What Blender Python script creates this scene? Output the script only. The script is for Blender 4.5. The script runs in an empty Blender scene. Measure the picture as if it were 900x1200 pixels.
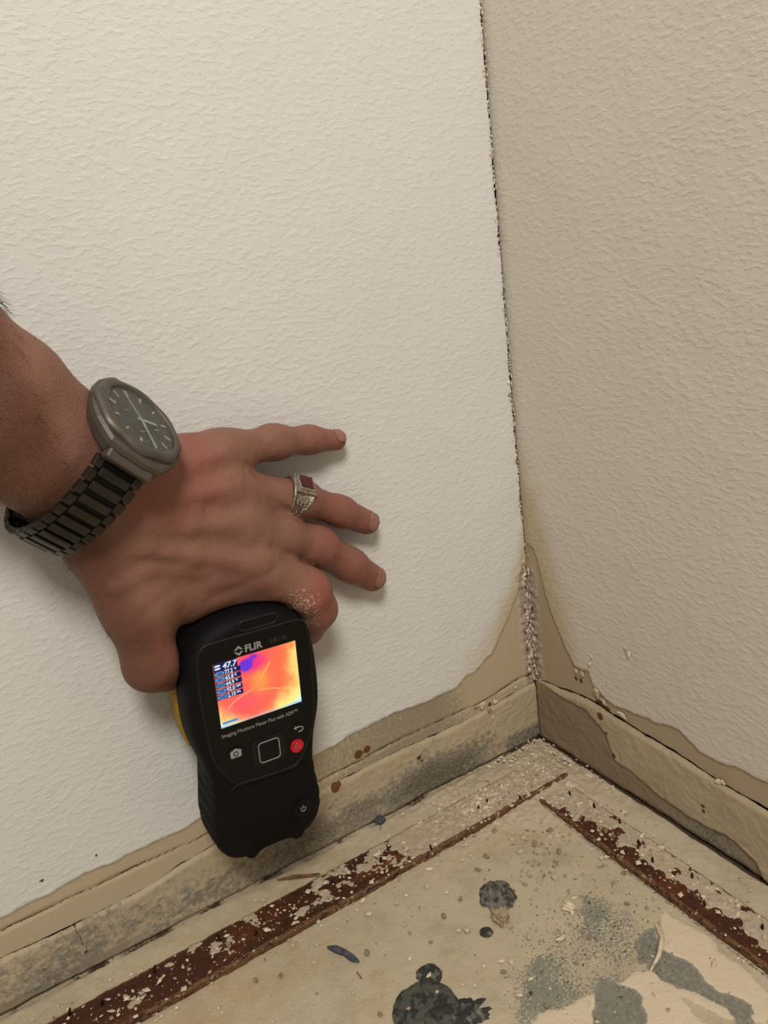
import bpy, bmesh, math, random
import numpy as np
from mathutils import Vector, Matrix

random.seed(7); np.random.seed(7)
scene = bpy.context.scene
COL = scene.collection

# ------------------------------------------------------------------ camera
FPX, W_, H_ = 900.0, 900, 1200          # focal length in pixels of a 900x1200 frame
CAM = np.array([-0.34885, -0.42502, 0.37540])
def rotm(x, y, z):
    Rx = np.array([[1,0,0],[0,math.cos(x),-math.sin(x)],[0,math.sin(x),math.cos(x)]])
    Ry = np.array([[math.cos(y),0,math.sin(y)],[0,1,0],[-math.sin(y),0,math.cos(y)]])
    Rz = np.array([[math.cos(z),-math.sin(z),0],[math.sin(z),math.cos(z),0],[0,0,1]])
    return Rz @ Ry @ Rx
RC = rotm(1.26828, 0.129303, -0.542478)
cd = bpy.data.cameras.new('camera'); cam = bpy.data.objects.new('camera', cd); COL.objects.link(cam)
M = Matrix([list(RC[i]) + [CAM[i]] for i in range(3)] + [[0,0,0,1]])
cam.matrix_world = M
cd.sensor_fit = 'VERTICAL'; cd.sensor_height = 24; cd.lens = FPX / H_ * 24
cd.clip_start = 0.01; cd.clip_end = 50
scene.camera = cam

# ------------------------------------------------------------------ world, light, exposure
world = bpy.data.worlds.new('world'); scene.world = world; world.use_nodes = True
bg = world.node_tree.nodes['Background']
bg.inputs[0].default_value = (1.0, 0.93, 0.86, 1); bg.inputs[1].default_value = 0.30
def area(name, loc, target, size, power, color):
    l = bpy.data.lights.new(name, 'AREA'); l.shape = 'DISK'; l.size = size; l.energy = power; l.color = color
    o = bpy.data.objects.new(name, l); COL.objects.link(o); o.location = loc
    o.rotation_euler = (Vector(target) - Vector(loc)).to_track_quat('-Z', 'Y').to_euler()
    return o
area('ceiling_lamp', (-0.56, -1.0, 1.32), (-0.3, 0, 0.3), 0.38, 18.0, (1.0, 0.955, 0.90))
scene.view_settings.view_transform = 'Standard'; scene.view_settings.look = 'None'
scene.view_settings.gamma = 1.0; scene.view_settings.exposure = -0.09
scene.view_settings.use_curve_mapping = False

# ------------------------------------------------------------------ geometry from sight lines
def ray(px, py):
    return RC @ np.array([(px - W_/2) / FPX, -(py - H_/2) / FPX, -1.0])
def onL(px, py, h=0.0):                     # point over the left wall (plane y = -h)
    d = ray(px, py); return CAM + (-h - CAM[1]) / d[1] * d
def onR(px, py, h=0.0):
    d = ray(px, py); return CAM + (-h - CAM[0]) / d[0] * d
def onF(px, py, h=0.0):
    d = ray(px, py); return CAM + (h - CAM[2]) / d[2] * d
def depth(P): return float(-((np.asarray(P) - CAM) @ RC)[2])

# ------------------------------------------------------------------ noise
def _h(ix, iy, iz, s):
    n = (ix.astype(np.int64) * 374761393 + iy.astype(np.int64) * 668265263 + iz.astype(np.int64) * 2147483647 + s * 974711) & 0xffffffff
    n = ((n ^ (n >> 13)) * 1274126177) & 0xffffffff
    n = ((n ^ (n >> 16)) * 2246822519) & 0xffffffff
    return ((n ^ (n >> 15)) & 0xffff).astype(np.float64) / 65535.0 * 2 - 1
def vn2(x, y, s=0):
    x = np.asarray(x, float); y = np.asarray(y, float)
    ix = np.floor(x); iy = np.floor(y); fx = x - ix; fy = y - iy
    fx = fx*fx*(3-2*fx); fy = fy*fy*(3-2*fy); z = np.zeros_like(ix)
    a = _h(ix,iy,z,s); b = _h(ix+1,iy,z,s); c = _h(ix,iy+1,z,s); d = _h(ix+1,iy+1,z,s)
    return (a*(1-fx)+b*fx)*(1-fy) + (c*(1-fx)+d*fx)*fy
def fbm(x, y, f, o=4, s=0, g=0.55):
    t = 0; a = 1; n = 0
    x = np.asarray(x, float); y = np.asarray(y, float)
    for i in range(o):
        t = t + a*vn2(x*f + 13.7*i, y*f - 7.1*i, s+i); n += a; a *= g; f *= 2.03
    return t / n
def sm(e0, e1, x):
    t = np.clip((x-e0)/(e1-e0), 0, 1); return t*t*(3-2*t)

# ------------------------------------------------------------------ materials
def lin(c):
    return tuple(((v/255)/12.92 if v/255 <= .04045 else ((v/255+.055)/1.055)**2.4) for v in c[:3]) + (1.0,)
class Mat:
    def __init__(s, name, color=(200,200,200), rough=.8, metal=0.0, spec=.3):
        s.m = bpy.data.materials.new(name); s.m.use_nodes = True; s.nt = s.m.node_tree
        s.b = s.nt.nodes['Principled BSDF']
        s.b.inputs['Base Color'].default_value = lin(color); s.b.inputs['Roughness'].default_value = rough
        s.b.inputs['Metallic'].default_value = metal; s.b.inputs['Specular IOR Level'].default_value = spec
        s.col = None; s.base = lin(color); s.h = None
        s.tc = s.nt.nodes.new('ShaderNodeTexCoord')
    def n(s, t, **k):
        x = s.nt.nodes.new(t)
        for a, b in k.items(): setattr(x, a, b)
        return x
    def L(s, a, b): s.nt.links.new(a, b)
    def noise(s, scale, detail=4, rough=.6, stretch=None, dist=0):
        t = s.n('ShaderNodeTexNoise'); t.inputs['Scale'].default_value = scale; t.inputs['Detail'].default_value = detail
        t.inputs['Roughness'].default_value = rough; t.inputs['Distortion'].default_value = dist
        mp = s.n('ShaderNodeMapping'); s.L(s.tc.outputs['Object'], mp.inputs[0]); s.L(mp.outputs[0], t.inputs['Vector'])
        if stretch: mp.inputs['Scale'].default_value = stretch
        return t.outputs['Fac']
    def attr(s, name):
        a = s.n('ShaderNodeAttribute'); a.attribute_name = name; return a.outputs['Fac']
    def math(s, op, a, b=None, clamp=False):
        x = s.n('ShaderNodeMath', operation=op, use_clamp=clamp)
        for i, v in enumerate((a, b)):
            if v is None: continue
            if isinstance(v, (int, float)): x.inputs[i].default_value = v
            else: s.L(v, x.inputs[i])
        return x.outputs[0]
    def ramp(s, f, lo, hi, a=0.0, b=1.0):
        x = s.n('ShaderNodeMapRange'); x.interpolation_type = 'SMOOTHSTEP'
        s.L(f, x.inputs[0])
        for i, v in zip((1,2,3,4), (lo,hi,a,b)): x.inputs[i].default_value = v
        return x.outputs[0]
    def mix(s, fac, color):
        x = s.n('ShaderNodeMix', data_type='RGBA')
        if isinstance(fac, (int, float)): x.inputs[0].default_value = fac
        else: s.L(fac, x.inputs[0])
        if s.col is None: x.inputs[6].default_value = s.base
        else: s.L(s.col, x.inputs[6])
        x.inputs[7].default_value = lin(color); s.col = x.outputs[2]; s.L(s.col, s.b.inputs['Base Color'])
    def bump(s, height, dist, strength=1.0):
        x = s.n('ShaderNodeBump'); x.inputs['Distance'].default_value = dist; x.inputs['Strength'].default_value = strength
        s.L(height, x.inputs['Height'])
        if s.h is not None: s.L(s.h, x.inputs['Normal'])
        s.h = x.outputs[0]; s.L(s.h, s.b.inputs['Normal'])
    def masked(s, name, color, scale, amp=.35, soft=.08, detail=5, rough=.65, thr=.5):
        f = s.math('ADD', s.attr(name), s.math('MULTIPLY', s.math('SUBTRACT', s.noise(scale, detail, rough), .5), amp*2))
        f = s.ramp(f, thr-soft, thr+soft); s.mix(f, color); return f

# painted plaster walls
def wall_material(name, paint, tan, stretch):
    m = Mat(name, paint, .75, spec=.25)
    m.mix(m.ramp(m.noise(6, 3), .3, .75, 0, .35), tuple(int(c*.96) for c in paint))
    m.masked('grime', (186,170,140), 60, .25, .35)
    f = m.masked('bare', tan, 260, .18, .05)
    g = m.masked('grey', (146,134,112), 420, .55, .16, thr=.6)
    m.masked('mauve', (158,142,128), 300, .4, .15)
    m.masked('dirt_shade', (82,62,42), 500, .35, .15)
    m.masked('rust', (98,62,32), 300, .3, .1)
    m.mix(m.ramp(m.noise(900, 2), .62, .8, 0, .3), (120,105,85))
    tex = m.math('SUBTRACT', 1.0, f)
    n1 = m.ramp(m.noise(185, 3, .5, stretch, .2), .44, .68)
    n2 = m.noise(420, 3, .6, stretch)
    n3 = m.noise(45, 2, .5)
    h = m.math('ADD', m.math('MULTIPLY', n1, .75), m.math('MULTIPLY', n2, .35))
    h = m.math('ADD', m.math('MULTIPLY', h, m.math('ADD', m.math('MULTIPLY', tex, .85), .15)), m.math('MULTIPLY', n3, .6))
    m.bump(h, .0005, .50)
    m.bump(m.noise(1600, 2), .0002, .5)
    return m.m
M_WL = wall_material('painted_plaster', (211,208,200), (178,161,132), (1,1,1.9))
M_WR = wall_material('painted_plaster_side', (206,198,184), (168,151,124), (1,1,1.9))
mb = Mat('skimmed_base_band', (178,162,133), .85)
mb.mix(mb.ramp(mb.noise(14, 4), .35, .7, 0, .6), (162,146,118))
mb.masked('dark', (138,120,97), 120, .2, .2)
mb.masked('grey', (132,124,108), 300, .8, .2, thr=.62)
mb.masked('grey', (104,96,80), 520, .9, .1, thr=.92)
mb.masked('chalk', (200,186,160), 300, .45, .1)
mb.masked('dirt_shade', (74,56,40), 500, .4, .15)
mb.masked('rust', (104,62,32), 300, .3, .1)
mb.bump(mb.noise(120, 4), .0012, .8); mb.bump(mb.noise(700, 3), .0004, .7)
M_BASE = mb.m
mf = Mat('scraped_floor', (184,170,143), .8)
mf.mix(mf.ramp(mf.noise(30, 6, .7), .48, .66, 0, .55), (158,144,120))
mf.mix(mf.ramp(mf.noise(9, 4), .4, .7, 0, .55), (168,152,124))
mf.mix(mf.ramp(mf.noise(70, 5), .55, .75, 0, .35), (196,182,155))
mf.masked('pale', (204,188,161), 150, .25, .05)
mf.masked('ochre', (168,144,104), 90, .4, .3)
mf.masked('slab', (138,133,118), 260, .38, .08); mf.masked('slab', (120,116,104), 420, .7, .1, thr=.95)
mf.masked('speck', (128,126,112), 650, 1.05, .14, thr=.72)
mf.masked('rubble', (184,168,142), 200, .5, .2)
mf.masked('dirt_shade', (74,58,42), 500, .45, .15)
mf.mix(mf.ramp(mf.noise(420, 2), .70, .78, 0, .6), (118,104,84))
mf.bump(mf.noise(60, 5), .0015, .6); mf.bump(mf.noise(520, 4), .0006, .8)
M_FLOOR = mf.m
ms = Mat('stained_strip_wood', (64,34,20), .6)
ms.mix(ms.ramp(ms.noise(60, 5, .6, (.25,1,1)), .45, .7), (98,52,26))
ms.mix(ms.ramp(ms.noise(260, 4), .55, .72, 0, .8), (40,22,15))
fp = ms.masked('pale', (172,156,132), 300, .75, .07)
ms.mix(ms.math('MULTIPLY', fp, ms.ramp(ms.noise(160,4), .5, .7, 0, .7)), (196,184,162))
ms.mix(ms.math('MULTIPLY', fp, ms.ramp(ms.noise(330,4), .56, .68, 0, .7)), (128,110,88))
ms.masked('edge', (104,72,46), 220, .5, .2)
ms.mix(ms.ramp(ms.noise(700, 2), .70, .76, 0, .8), (196,180,154))
ms.bump(ms.noise(240, 5), .0012, .9)
ms.mix(ms.math('MULTIPLY', ms.attr('edge'), ms.ramp(ms.noise(380,5,.7,(.5,.5,2)), .50, .62)), (48,30,22))
ms.mix(ms.math('MULTIPLY', ms.attr('edge'), ms.ramp(ms.noise(300,5,.7), .60, .66)), (170,152,126))
M_STRIP = ms.m
def simple(name, color, rough=.6, metal=0.0, spec=.3, nscale=0, ncol=None, bump=0.0, lo=.4, hi=.65):
    m = Mat(name, color, rough, metal, spec)
    if nscale: m.mix(m.ramp(m.noise(nscale, 4), lo, hi), ncol or tuple(int(c*.8) for c in color))
    if bump: m.bump(m.noise(nscale*2 if nscale else 800, 3), bump, .8)
    return m.m
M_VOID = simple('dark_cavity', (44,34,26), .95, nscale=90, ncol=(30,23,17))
M_CHALK = simple('plaster_crumb', (214,200,174), .9, nscale=300, ncol=(180,162,134), bump=.0004)
M_CHALK2 = simple('tan_crumb', (170,150,120), .9, nscale=300, ncol=(128,108,84), bump=.0004)
M_MORTAR = simple('dark_adhesive', (116,110,100), .85, nscale=300, ncol=(66,62,56), bump=.0008, lo=.44, hi=.6)
M_MORTAR2 = simple('black_adhesive', (50,50,47), .7, nscale=180, ncol=(120,118,106), bump=.0008, lo=.5, hi=.7)
M_MORTAR3 = simple('grey_adhesive', (78,78,70), .75, nscale=150, ncol=(48,48,45), bump=.0005, lo=.48, hi=.56)
M_BLUE = simple('slate_scrap', (82,80,84), .7, nscale=300, ncol=(56,58,72), bump=.0003)
M_SPLINT = simple('splinter_wood', (128,88,52), .7, nscale=200, ncol=(84,54,32), bump=.0003)
M_NAIL = simple('rusty_nail', (60,36,24), .7, .3, nscale=600, ncol=(24,16,12), bump=.0002)
M_RUBBER = simple('black_rubber', (9,9,9), .68, spec=.18, nscale=900, ncol=(6,6,6), bump=.00012)
M_GLOSS = simple('black_panel', (6,6,6), .34, spec=.25, nscale=500, ncol=(6,6,7))
M_EDGE = simple('black_plastic_edge', (18,18,18), .5, nscale=600, ncol=(13,13,13))
M_YEL = simple('yellow_shell', (150,118,20), .5, nscale=200, ncol=(128,96,14))
M_PRINT = simple('grey_print', (150,148,144), .6, nscale=900, ncol=(130,128,124))
M_DIM = simple('dim_print', (62,61,60), .6, nscale=900, ncol=(52,51,50))
M_RED = simple('red_button', (196,22,44), .4, nscale=300, ncol=(170,14,34))
M_STEEL = simple('dark_steel', (104,97,88), .50, .75, .5, nscale=60, ncol=(96,89,81))
M_LINK = simple('bracelet_steel', (70,65,58), .36, .9, .5, nscale=60, ncol=(60,56,50))
M_LINKD = simple('bracelet_joint', (24,22,20), .4, .8, .5, nscale=500, ncol=(16,15,13))
M_DIAL = simple('dial_grey', (96,96,92), .5, .2, nscale=90, ncol=(88,88,84))
M_DIALD = simple('subdial_grey', (84,84,80), .5, .2, nscale=90, ncol=(78,78,74))
M_HAND = simple('dial_marker', (205,205,192), .35, .4, nscale=500, ncol=(185,185,175))
M_SILVER = simple('aged_silver', (172,163,148), .45, .75, .5, nscale=600, ncol=(128,118,102), bump=.0001)
M_SILVERD = simple('blackened_silver', (70,62,52), .5, .8, nscale=700, ncol=(40,35,30))
M_GARNET = simple('garnet', (74,16,14), .25, spec=.5, nscale=120, ncol=(56,10,10))
M_HAIR = simple('arm_hair', (66,48,36), .6, nscale=300, ncol=(80,60,46))
def glass():
    m = Mat('watch_crystal', (245,245,243), .05); m.b.inputs['Transmission Weight'].default_value = 1; m.b.inputs['IOR'].default_value = 1.12
    m.mix(m.ramp(m.noise(40, 2), .2, .9, 0, .1), (240,240,238)); return m.m
M_GLASS = glass()
def emit(name, color, k=1.0, nz=True):
    m = Mat(name, (5,5,5), .5, spec=.1); m.b.inputs['Emission Color'].default_value = lin(color); m.b.inputs['Emission Strength'].default_value = k
    return m.m
M_TXT = emit('screen_text', (225,240,255), 1.0)
M_PILL = emit('screen_label', (96,160,226), .85)
M_BAR = emit('screen_row', (24,34,92), .9)
def screen_mat():
    m = Mat('thermal_screen', (4,4,4), .25, spec=.3)
    a = m.n('ShaderNodeAttribute'); a.attribute_name = 'thermal'
    m.L(a.outputs['Color'], m.b.inputs['Emission Color']); m.b.inputs['Emission Strength'].default_value = 1.05
    return m.m
M_SCREEN = screen_mat()
def skin():
    m = Mat('skin', (130,92,76), .52, spec=.28)
    m.mix(m.ramp(m.noise(28, 4), .35, .7, 0, .65), (134,90,77))
    m.mix(m.ramp(m.noise(55, 4), .5, .75, 0, .5), (114,73,58))
    m.masked('ruddy', (140,84,72), 60, .25, .45)
    m.masked('tan', (106,70,54), 60, .25, .5)
    m.mix(m.ramp(m.noise(420, 3), .62, .76, 0, .30), (104,60,46))
    m.masked('chalk', (188,160,138), 700, .85, .12, thr=.9)
    m.b.inputs['Subsurface Weight'].default_value = .12; m.b.inputs['Subsurface Radius'].default_value = (.004,.0016,.001)
    m.b.inputs['Subsurface Scale'].default_value = 1.0
    v = m.n('ShaderNodeTexVoronoi'); v.feature = 'DISTANCE_TO_EDGE'; v.inputs['Scale'].default_value = 620; m.L(m.tc.outputs['Object'], v.inputs['Vector'])
    m.bump(m.ramp(v.outputs['Distance'], 0, .25), .00012, .7)
    m.bump(m.noise(110, 4), .0007, .6)
    return m.m
M_SKIN = skin()
mn = Mat('nail', (142,100,86), .42, spec=.35); mn.mix(mn.ramp(mn.noise(300,3), .4, .7, 0, .4), (150,108,94)); M_NAILF = mn.m

# ------------------------------------------------------------------ object helpers
def tag(o, label=None, cat=None, group=None, kind=None):
    if label: o['label'] = label
    if cat: o['category'] = cat
    if group: o['group'] = group
    if kind: o['kind'] = kind
    return o
def mesh(name, verts, faces, m, parent=None, smooth=True, attrs=None):
    me = bpy.data.meshes.new(name); me.from_pydata([tuple(v) for v in verts] if not isinstance(verts, np.ndarray) else verts.tolist(), [], faces if not isinstance(faces, np.ndarray) else faces.tolist())
    me.update()
    if smooth: me.polygons.foreach_set('use_smooth', np.ones(len(me.polygons), bool))
    for k, v in (attrs or {}).items():
        a = me.attributes.new(k, 'FLOAT', 'POINT'); a.data.foreach_set('value', np.asarray(v, np.float32).ravel())
    me.materials.append(m)
    o = bpy.data.objects.new(name, me); COL.objects.link(o)
    if parent: o.parent = parent
    return o
def bobj(name, bm, m, parent=None, smooth=False):
    me = bpy.data.meshes.new(name); bm.normal_update(); bm.to_mesh(me); bm.free()
    if smooth: me.polygons.foreach_set('use_smooth', np.ones(len(me.polygons), bool))
    me.materials.append(m); o = bpy.data.objects.new(name, me); COL.objects.link(o)
    if parent: o.parent = parent
    return o
def empty(name, loc, rot=None):
    o = bpy.data.objects.new(name, None); COL.objects.link(o); o.empty_display_size = .02
    if rot is not None:
        o.matrix_world = Matrix([list(rot[i]) + [loc[i]] for i in range(3)] + [[0,0,0,1]])
    else: o.location = loc
    return o
def box(bm, c, s, rot=None, bev=0.0):
    r = bmesh.ops.create_cube(bm, size=1.0); vs = r['verts']
    for v in vs: v.co = Vector((v.co.x*s[0], v.co.y*s[1], v.co.z*s[2]))
    if bev:
        es = list({e for v in vs for e in v.link_edges})
        rr = bmesh.ops.bevel(bm, geom=es, offset=bev, segments=2, affect='EDGES', profile=.5)
        vs = list({v for f in rr['faces'] for v in f.verts} | {v for v in vs if v.is_valid})
    for v in vs:
        if rot is not None: v.co = rot @ v.co
        v.co += Vector(c)
def grid_faces(nu, nv):
    i = np.arange(nu-1)[:,None]*nv + np.arange(nv-1)[None,:]
    return np.stack([i, i+nv, i+nv+1, i+1], -1).reshape(-1,4)
def tube(pts, rad, n=8, cap=True):
    pts = [Vector(p) for p in pts]; V = []; F = []
    up = None
    for i, p in enumerate(pts):
        t = (pts[min(i+1,len(pts)-1)] - pts[max(i-1,0)]).normalized()
        if up is None: up = t.orthogonal().normalized()
        up = (up - t*up.dot(t)).normalized(); b = t.cross(up); r = rad[i] if hasattr(rad,'__len__') else rad
        for k in range(n):
            a = 2*math.pi*k/n; V.append(p + (up*math.cos(a) + b*math.sin(a))*r)
    for i in range(len(pts)-1):
        for k in range(n):
            F.append((i*n+k, i*n+(k+1)%n, (i+1)*n+(k+1)%n, (i+1)*n+k))
    if cap: F.append(tuple(reversed(range(n)))); F.append(tuple((len(pts)-1)*n+k for k in range(n)))
    return V, F
def ringtube(pts, rad, n=6):
    pts = [Vector(p) for p in pts]; V = []; F = []; N = len(pts)
    c = sum(pts, Vector())/N
    nz = Vector((0,0,1))
    for i, p in enumerate(pts):
        t = (pts[(i+1)%N] - pts[i-1]).normalized(); b = t.cross(nz).normalized()
        for k in range(n):
            a = 2*math.pi*k/n; V.append(p + (b*math.cos(a) + nz*math.sin(a))*rad)
    for i in range(N):
        j = (i+1)%N
        for k in range(n): F.append((i*n+k, i*n+(k+1)%n, j*n+(k+1)%n, j*n+k))
    return V, F
def prism(poly, z0, z1):
    n = len(poly); V = [(p[0],p[1],z0) for p in poly] + [(p[0],p[1],z1) for p in poly]
    F = [tuple(range(n-1,-1,-1)), tuple(range(n,2*n))] + [(i,(i+1)%n,n+(i+1)%n,n+i) for i in range(n)]
    return V, F
def chaikin(p, it=2):
    p = np.array(p, float)
    for _ in range(it):
        q = np.roll(p, -1, 0); p = np.stack([p*.75+q*.25, p*.25+q*.75], 1).reshape(-1,2)
    return p

# ================================================================== THE SETTING
def interp_line(pts, fn, ax, vx=2):
    P = np.array([fn(*p) for p in pts]); o = np.argsort(P[:,ax]); return P[o,ax], P[o,vx]
ZT = 1.05
# ---- left wall: lines read off the photograph, as heights on the wall
ux, uz = interp_line([(0,1074),(30,1060),(57,1047),(75,1036),(100,1022),(150,1002),(180,987),(215,970),(245,952),(378,880),(411,860),(433,848),(461,835),(504,820),(535,806),(546,791),(557,786),(577,764),(585,744),(597,719),(604,699),(608,680),(611,660)], onL, 0)
cx, cz = interp_line([(0,1092),(100,1044),(245,976),(380,914),(470,866),(540,834),(580,814),(604,798),(628,786)], onL, 0)
bx_, bz_ = interp_line([(0,1122),(90,1080),(170,1040),(210,1012),(255,986),(400,912),(470,877),(540,846),(600,812),(630,795)], onL, 0)
def axis_grid(a): return np.array(a, float)
def L_edge(x): return np.interp(x, ux, uz)
def L_crack(x): return np.interp(x, cx, cz)
def L_base(x): return np.interp(x, bx_, bz_) - .0004
xs = np.concatenate([np.arange(-.80,-.66,.006), np.arange(-.66,-.0035,.0012), np.arange(-.0035,-.0004,.0008), [-.0004]])
# wall_left's lower edge follows the band top
def spots(U, V, fn, lst):
    m = np.zeros_like(U)
    for px, py, r in lst:
        P = fn(px, py); a = {'L':(P[0],P[2]), 'R':(P[1],P[2]), 'F':(P[0],P[1])}[fn.__name__[-1]]
        d = np.hypot(U-a[0], V-a[1])/r; m = np.maximum(m, sm(1.3,.5,d))
    return m
def build_wall_left():
    X0 = xs; lo = L_base(X0) + .0006*fbm(X0, X0*0, 160, 3, 5)
    t = np.concatenate([np.linspace(0,.14,110)[:-1], np.linspace(.14,ZT-.05,150)])
    X = np.repeat(X0[:,None], len(t), 1); Z = lo[:,None] + t[None,:]
    gap = .0012 + .0013*np.clip(fbm(Z[-1], Z[-1]*0, 220, 3, 9)+.12, -.5, 1)      # ragged slot down the corner
    gap = np.where(Z[-1] > .16, gap, gap*.8); gap = np.clip(gap, .0001, .0028)
    w = sm(-.004, 0, X); X = X - w*np.interp(Z, Z[-1], gap)
    s = Z - L_edge(X) + .0022*fbm(X, Z, 90, 4, 1)
    bare = sm(.0008, -.0008, s)
    Y = -.0010*(1-bare) - .0004*fbm(X, Z, 30, 3, 3) - .0005*np.exp(-(s/.0014)**2)*np.clip(.3+fbm(X,Z,150,3,8),0,1)
    cd_ = np.abs(Z - L_crack(X) + .0006*fbm(X,Z,70,3,2)); cr = np.exp(-(cd_/.0009)**2)
    Y += .0022*cr*(fbm(X,Z,40,2,7)+.5).clip(.1,1)
    near = sm(-.035,-.002,X)
    lump = near*sm(.175,.13,Z)*sm(-.013,-.006,X); Y -= lump*.0050*np.abs(fbm(X,Z,300,4,11))
    px_g = sm(-.40,-.05,X)
    grey = bare*(.15+.60*sm(-.33,-.10,X)*sm(-.03,-.10,X)) + sm(-.25,-.3,X)*bare*.2
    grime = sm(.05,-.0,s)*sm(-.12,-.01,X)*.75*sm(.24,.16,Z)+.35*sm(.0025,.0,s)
    mauve = lump*.9; dirt_shade = cr*.75 + lump*1.6*np.clip(fbm(X,Z,420,3,4)-.05,0,1) + spots(X,Z,onL,[(49,1031,.0012),(112,1001,.001)])*1.2  # crack line and pits carry painted shade; the spots are real marks
    rust = spots(X,Z,onL,[(420,884,.0035),(430,878,.003),(574,826,.002)])*1.2
    V = np.stack([X,Y,Z],-1).reshape(-1,3)
    o = mesh('wall_left', V, grid_faces(*X.shape), M_WL, attrs=dict(bare=bare,grey=grey,grime=grime,mauve=mauve,dirt_shade=dirt_shade,rust=rust))
    return tag(o, kind='structure')
wall_left = build_wall_left()
def build_base_left():  # bare wall band where the baseboard has been removed
    X0 = np.arange(-.72,-.0008,.0012); t = np.linspace(0,1,52)
    top = L_base(X0) - .0001 - .0012*np.clip(fbm(X0,X0*0,60,4,21)+.05,0,1); bot = .0012 + .0016*np.clip(fbm(X0,X0*0,45,4,22)+.2,0,1)
    X = np.repeat(X0[:,None],len(t),1); Z = bot[:,None]+(top-bot)[:,None]*t
    Y = -.0014 - .0008*fbm(X,Z,50,4,23) - .0009*np.abs(fbm(X,Z,220,3,24)) + .0016*sm(.92,1,t)[None,:] + .0015*sm(.06,0,t)[None,:]
    blot = fbm(X,Z,26,4,25)
    mid = sm(-.50,-.36,X)*sm(.0,-.09,X)
    low = sm(.046,.012,Z)
    grey = mid*(.30+.45*low+.45*blot) + .25*low*sm(-.3,-.1,X)
    grey = np.maximum(grey, sm(-.045,-.030,X)*sm(.022,.012,Z)*.9)
    band = 1.0*sm(.012,.006,Z)*sm(-.50,-.45,X)*sm(-.28,-.38,X)
    dark = band*.55 + .25*mid*sm(.02,.008,Z)
    chalk = .55*np.clip(fbm(X,Z,18,3,26),0,1)
    dirt_shade = sm(.004,.001,Z)*.35 + sm(.975,1,t)[None,:]*.5 + spots(X,Z,onL,[(490,887,.002),(493,890,.0013),(543,932,.0012),(172,1150,.001),(100,1113,.001)])*1.0  # shade painted into the gaps above and below the band, plus real spots
    rust = spots(X,Z,onL,[(392,922,.0036),(396,918,.002)])*1.3
    sx = np.abs((X-onL(95,1100)[0])+ .12*(Z-onL(95,1100)[2])); dirt_shade += .6*sm(.0009,.0004,sx)*sm(.012,.02,Z)*sm(.045,.035,Z)
    V = np.stack([X,Y,Z],-1).reshape(-1,3)
    return tag(mesh('base_band_left', V, grid_faces(*X.shape), M_BASE, attrs=dict(grey=grey,dark=dark,chalk=chalk,dirt_shade=dirt_shade,rust=rust)), kind='structure')
base_left = build_base_left()
# ---- right wall
rx, rz = interp_line([(626,640),(640,698),(650,727),(663,758),(674,781),(690,786),(697,805),(706,815),(722,828),(760,842),(796,854),(822,880),(879,907),(900,916),(960,945)], onR, 1)
rcx, rcz = interp_line([(633,796),(660,806),(691,818),(743,852),(796,883),(848,918),(897,946),(960,984)], onR, 1)
gx, gz = interp_line([(634,800),(691,833),(712,860),(722,888),(769,927),(816,959),(863,985),(890,1011),(899,1034)], onR, 1)
def R_edge(y): return np.interp(y, rx, rz)
def R_crack(y): return np.interp(y, rcx, rcz)
ys = np.concatenate([[0.0], -np.arange(.0008,.46,.0013), -np.arange(.46,.62,.008)])
def build_wall_right():
    lo = R_crack(ys) + .0008*fbm(ys,ys*0,150,3,31)
    t = np.concatenate([np.linspace(0,.14,110)[:-1], np.linspace(.14,ZT-.05,150)])
    Yg = np.repeat(ys[:,None],len(t),1); Z = lo[:,None]+t
    s = Z - R_edge(Yg) + .0022*fbm(Yg,Z,90,4,32)
    bare = sm(.0008,-.0008,s)
    X = -.0010*(1-bare)*sm(0,-.01,Yg) - .0004*fbm(Yg,Z,30,3,33)*sm(0,-.01,Yg) - .0005*np.exp(-(s/.0014)**2)*np.clip(.3+fbm(Yg,Z,150,3,38),0,1)*sm(0,-.01,Yg)
    lump = sm(.175,.13,Z)*sm(-.013,-.006,Yg); X -= lump*.0050*np.abs(fbm(Yg,Z,300,4,41))
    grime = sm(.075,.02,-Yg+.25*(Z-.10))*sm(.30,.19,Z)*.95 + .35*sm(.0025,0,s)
    mauve = lump*.9; grey = bare*.25; dirt_shade = lump*1.6*np.clip(fbm(Yg,Z,420,3,44)-.05,0,1) + spots(Yg,Z,onR,[(711,803,.001)])  # pits in the corner lumps get painted shade, plus one real dark spot
    rust = spots(Yg,Z,onR,[(703,826,.0045),(712,832,.003),(681,798,.002),(675,795,.002)])*1.1
    V = np.stack([X,Yg,Z],-1).reshape(-1,3)
    return tag(mesh('wall_right', V, grid_faces(*X.shape)[:, ::-1], M_WR, attrs=dict(bare=bare,grey=grey,grime=grime,mauve=mauve,dirt_shade=dirt_shade,rust=rust)), kind='structure')
wall_right = build_wall_right()
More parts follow.
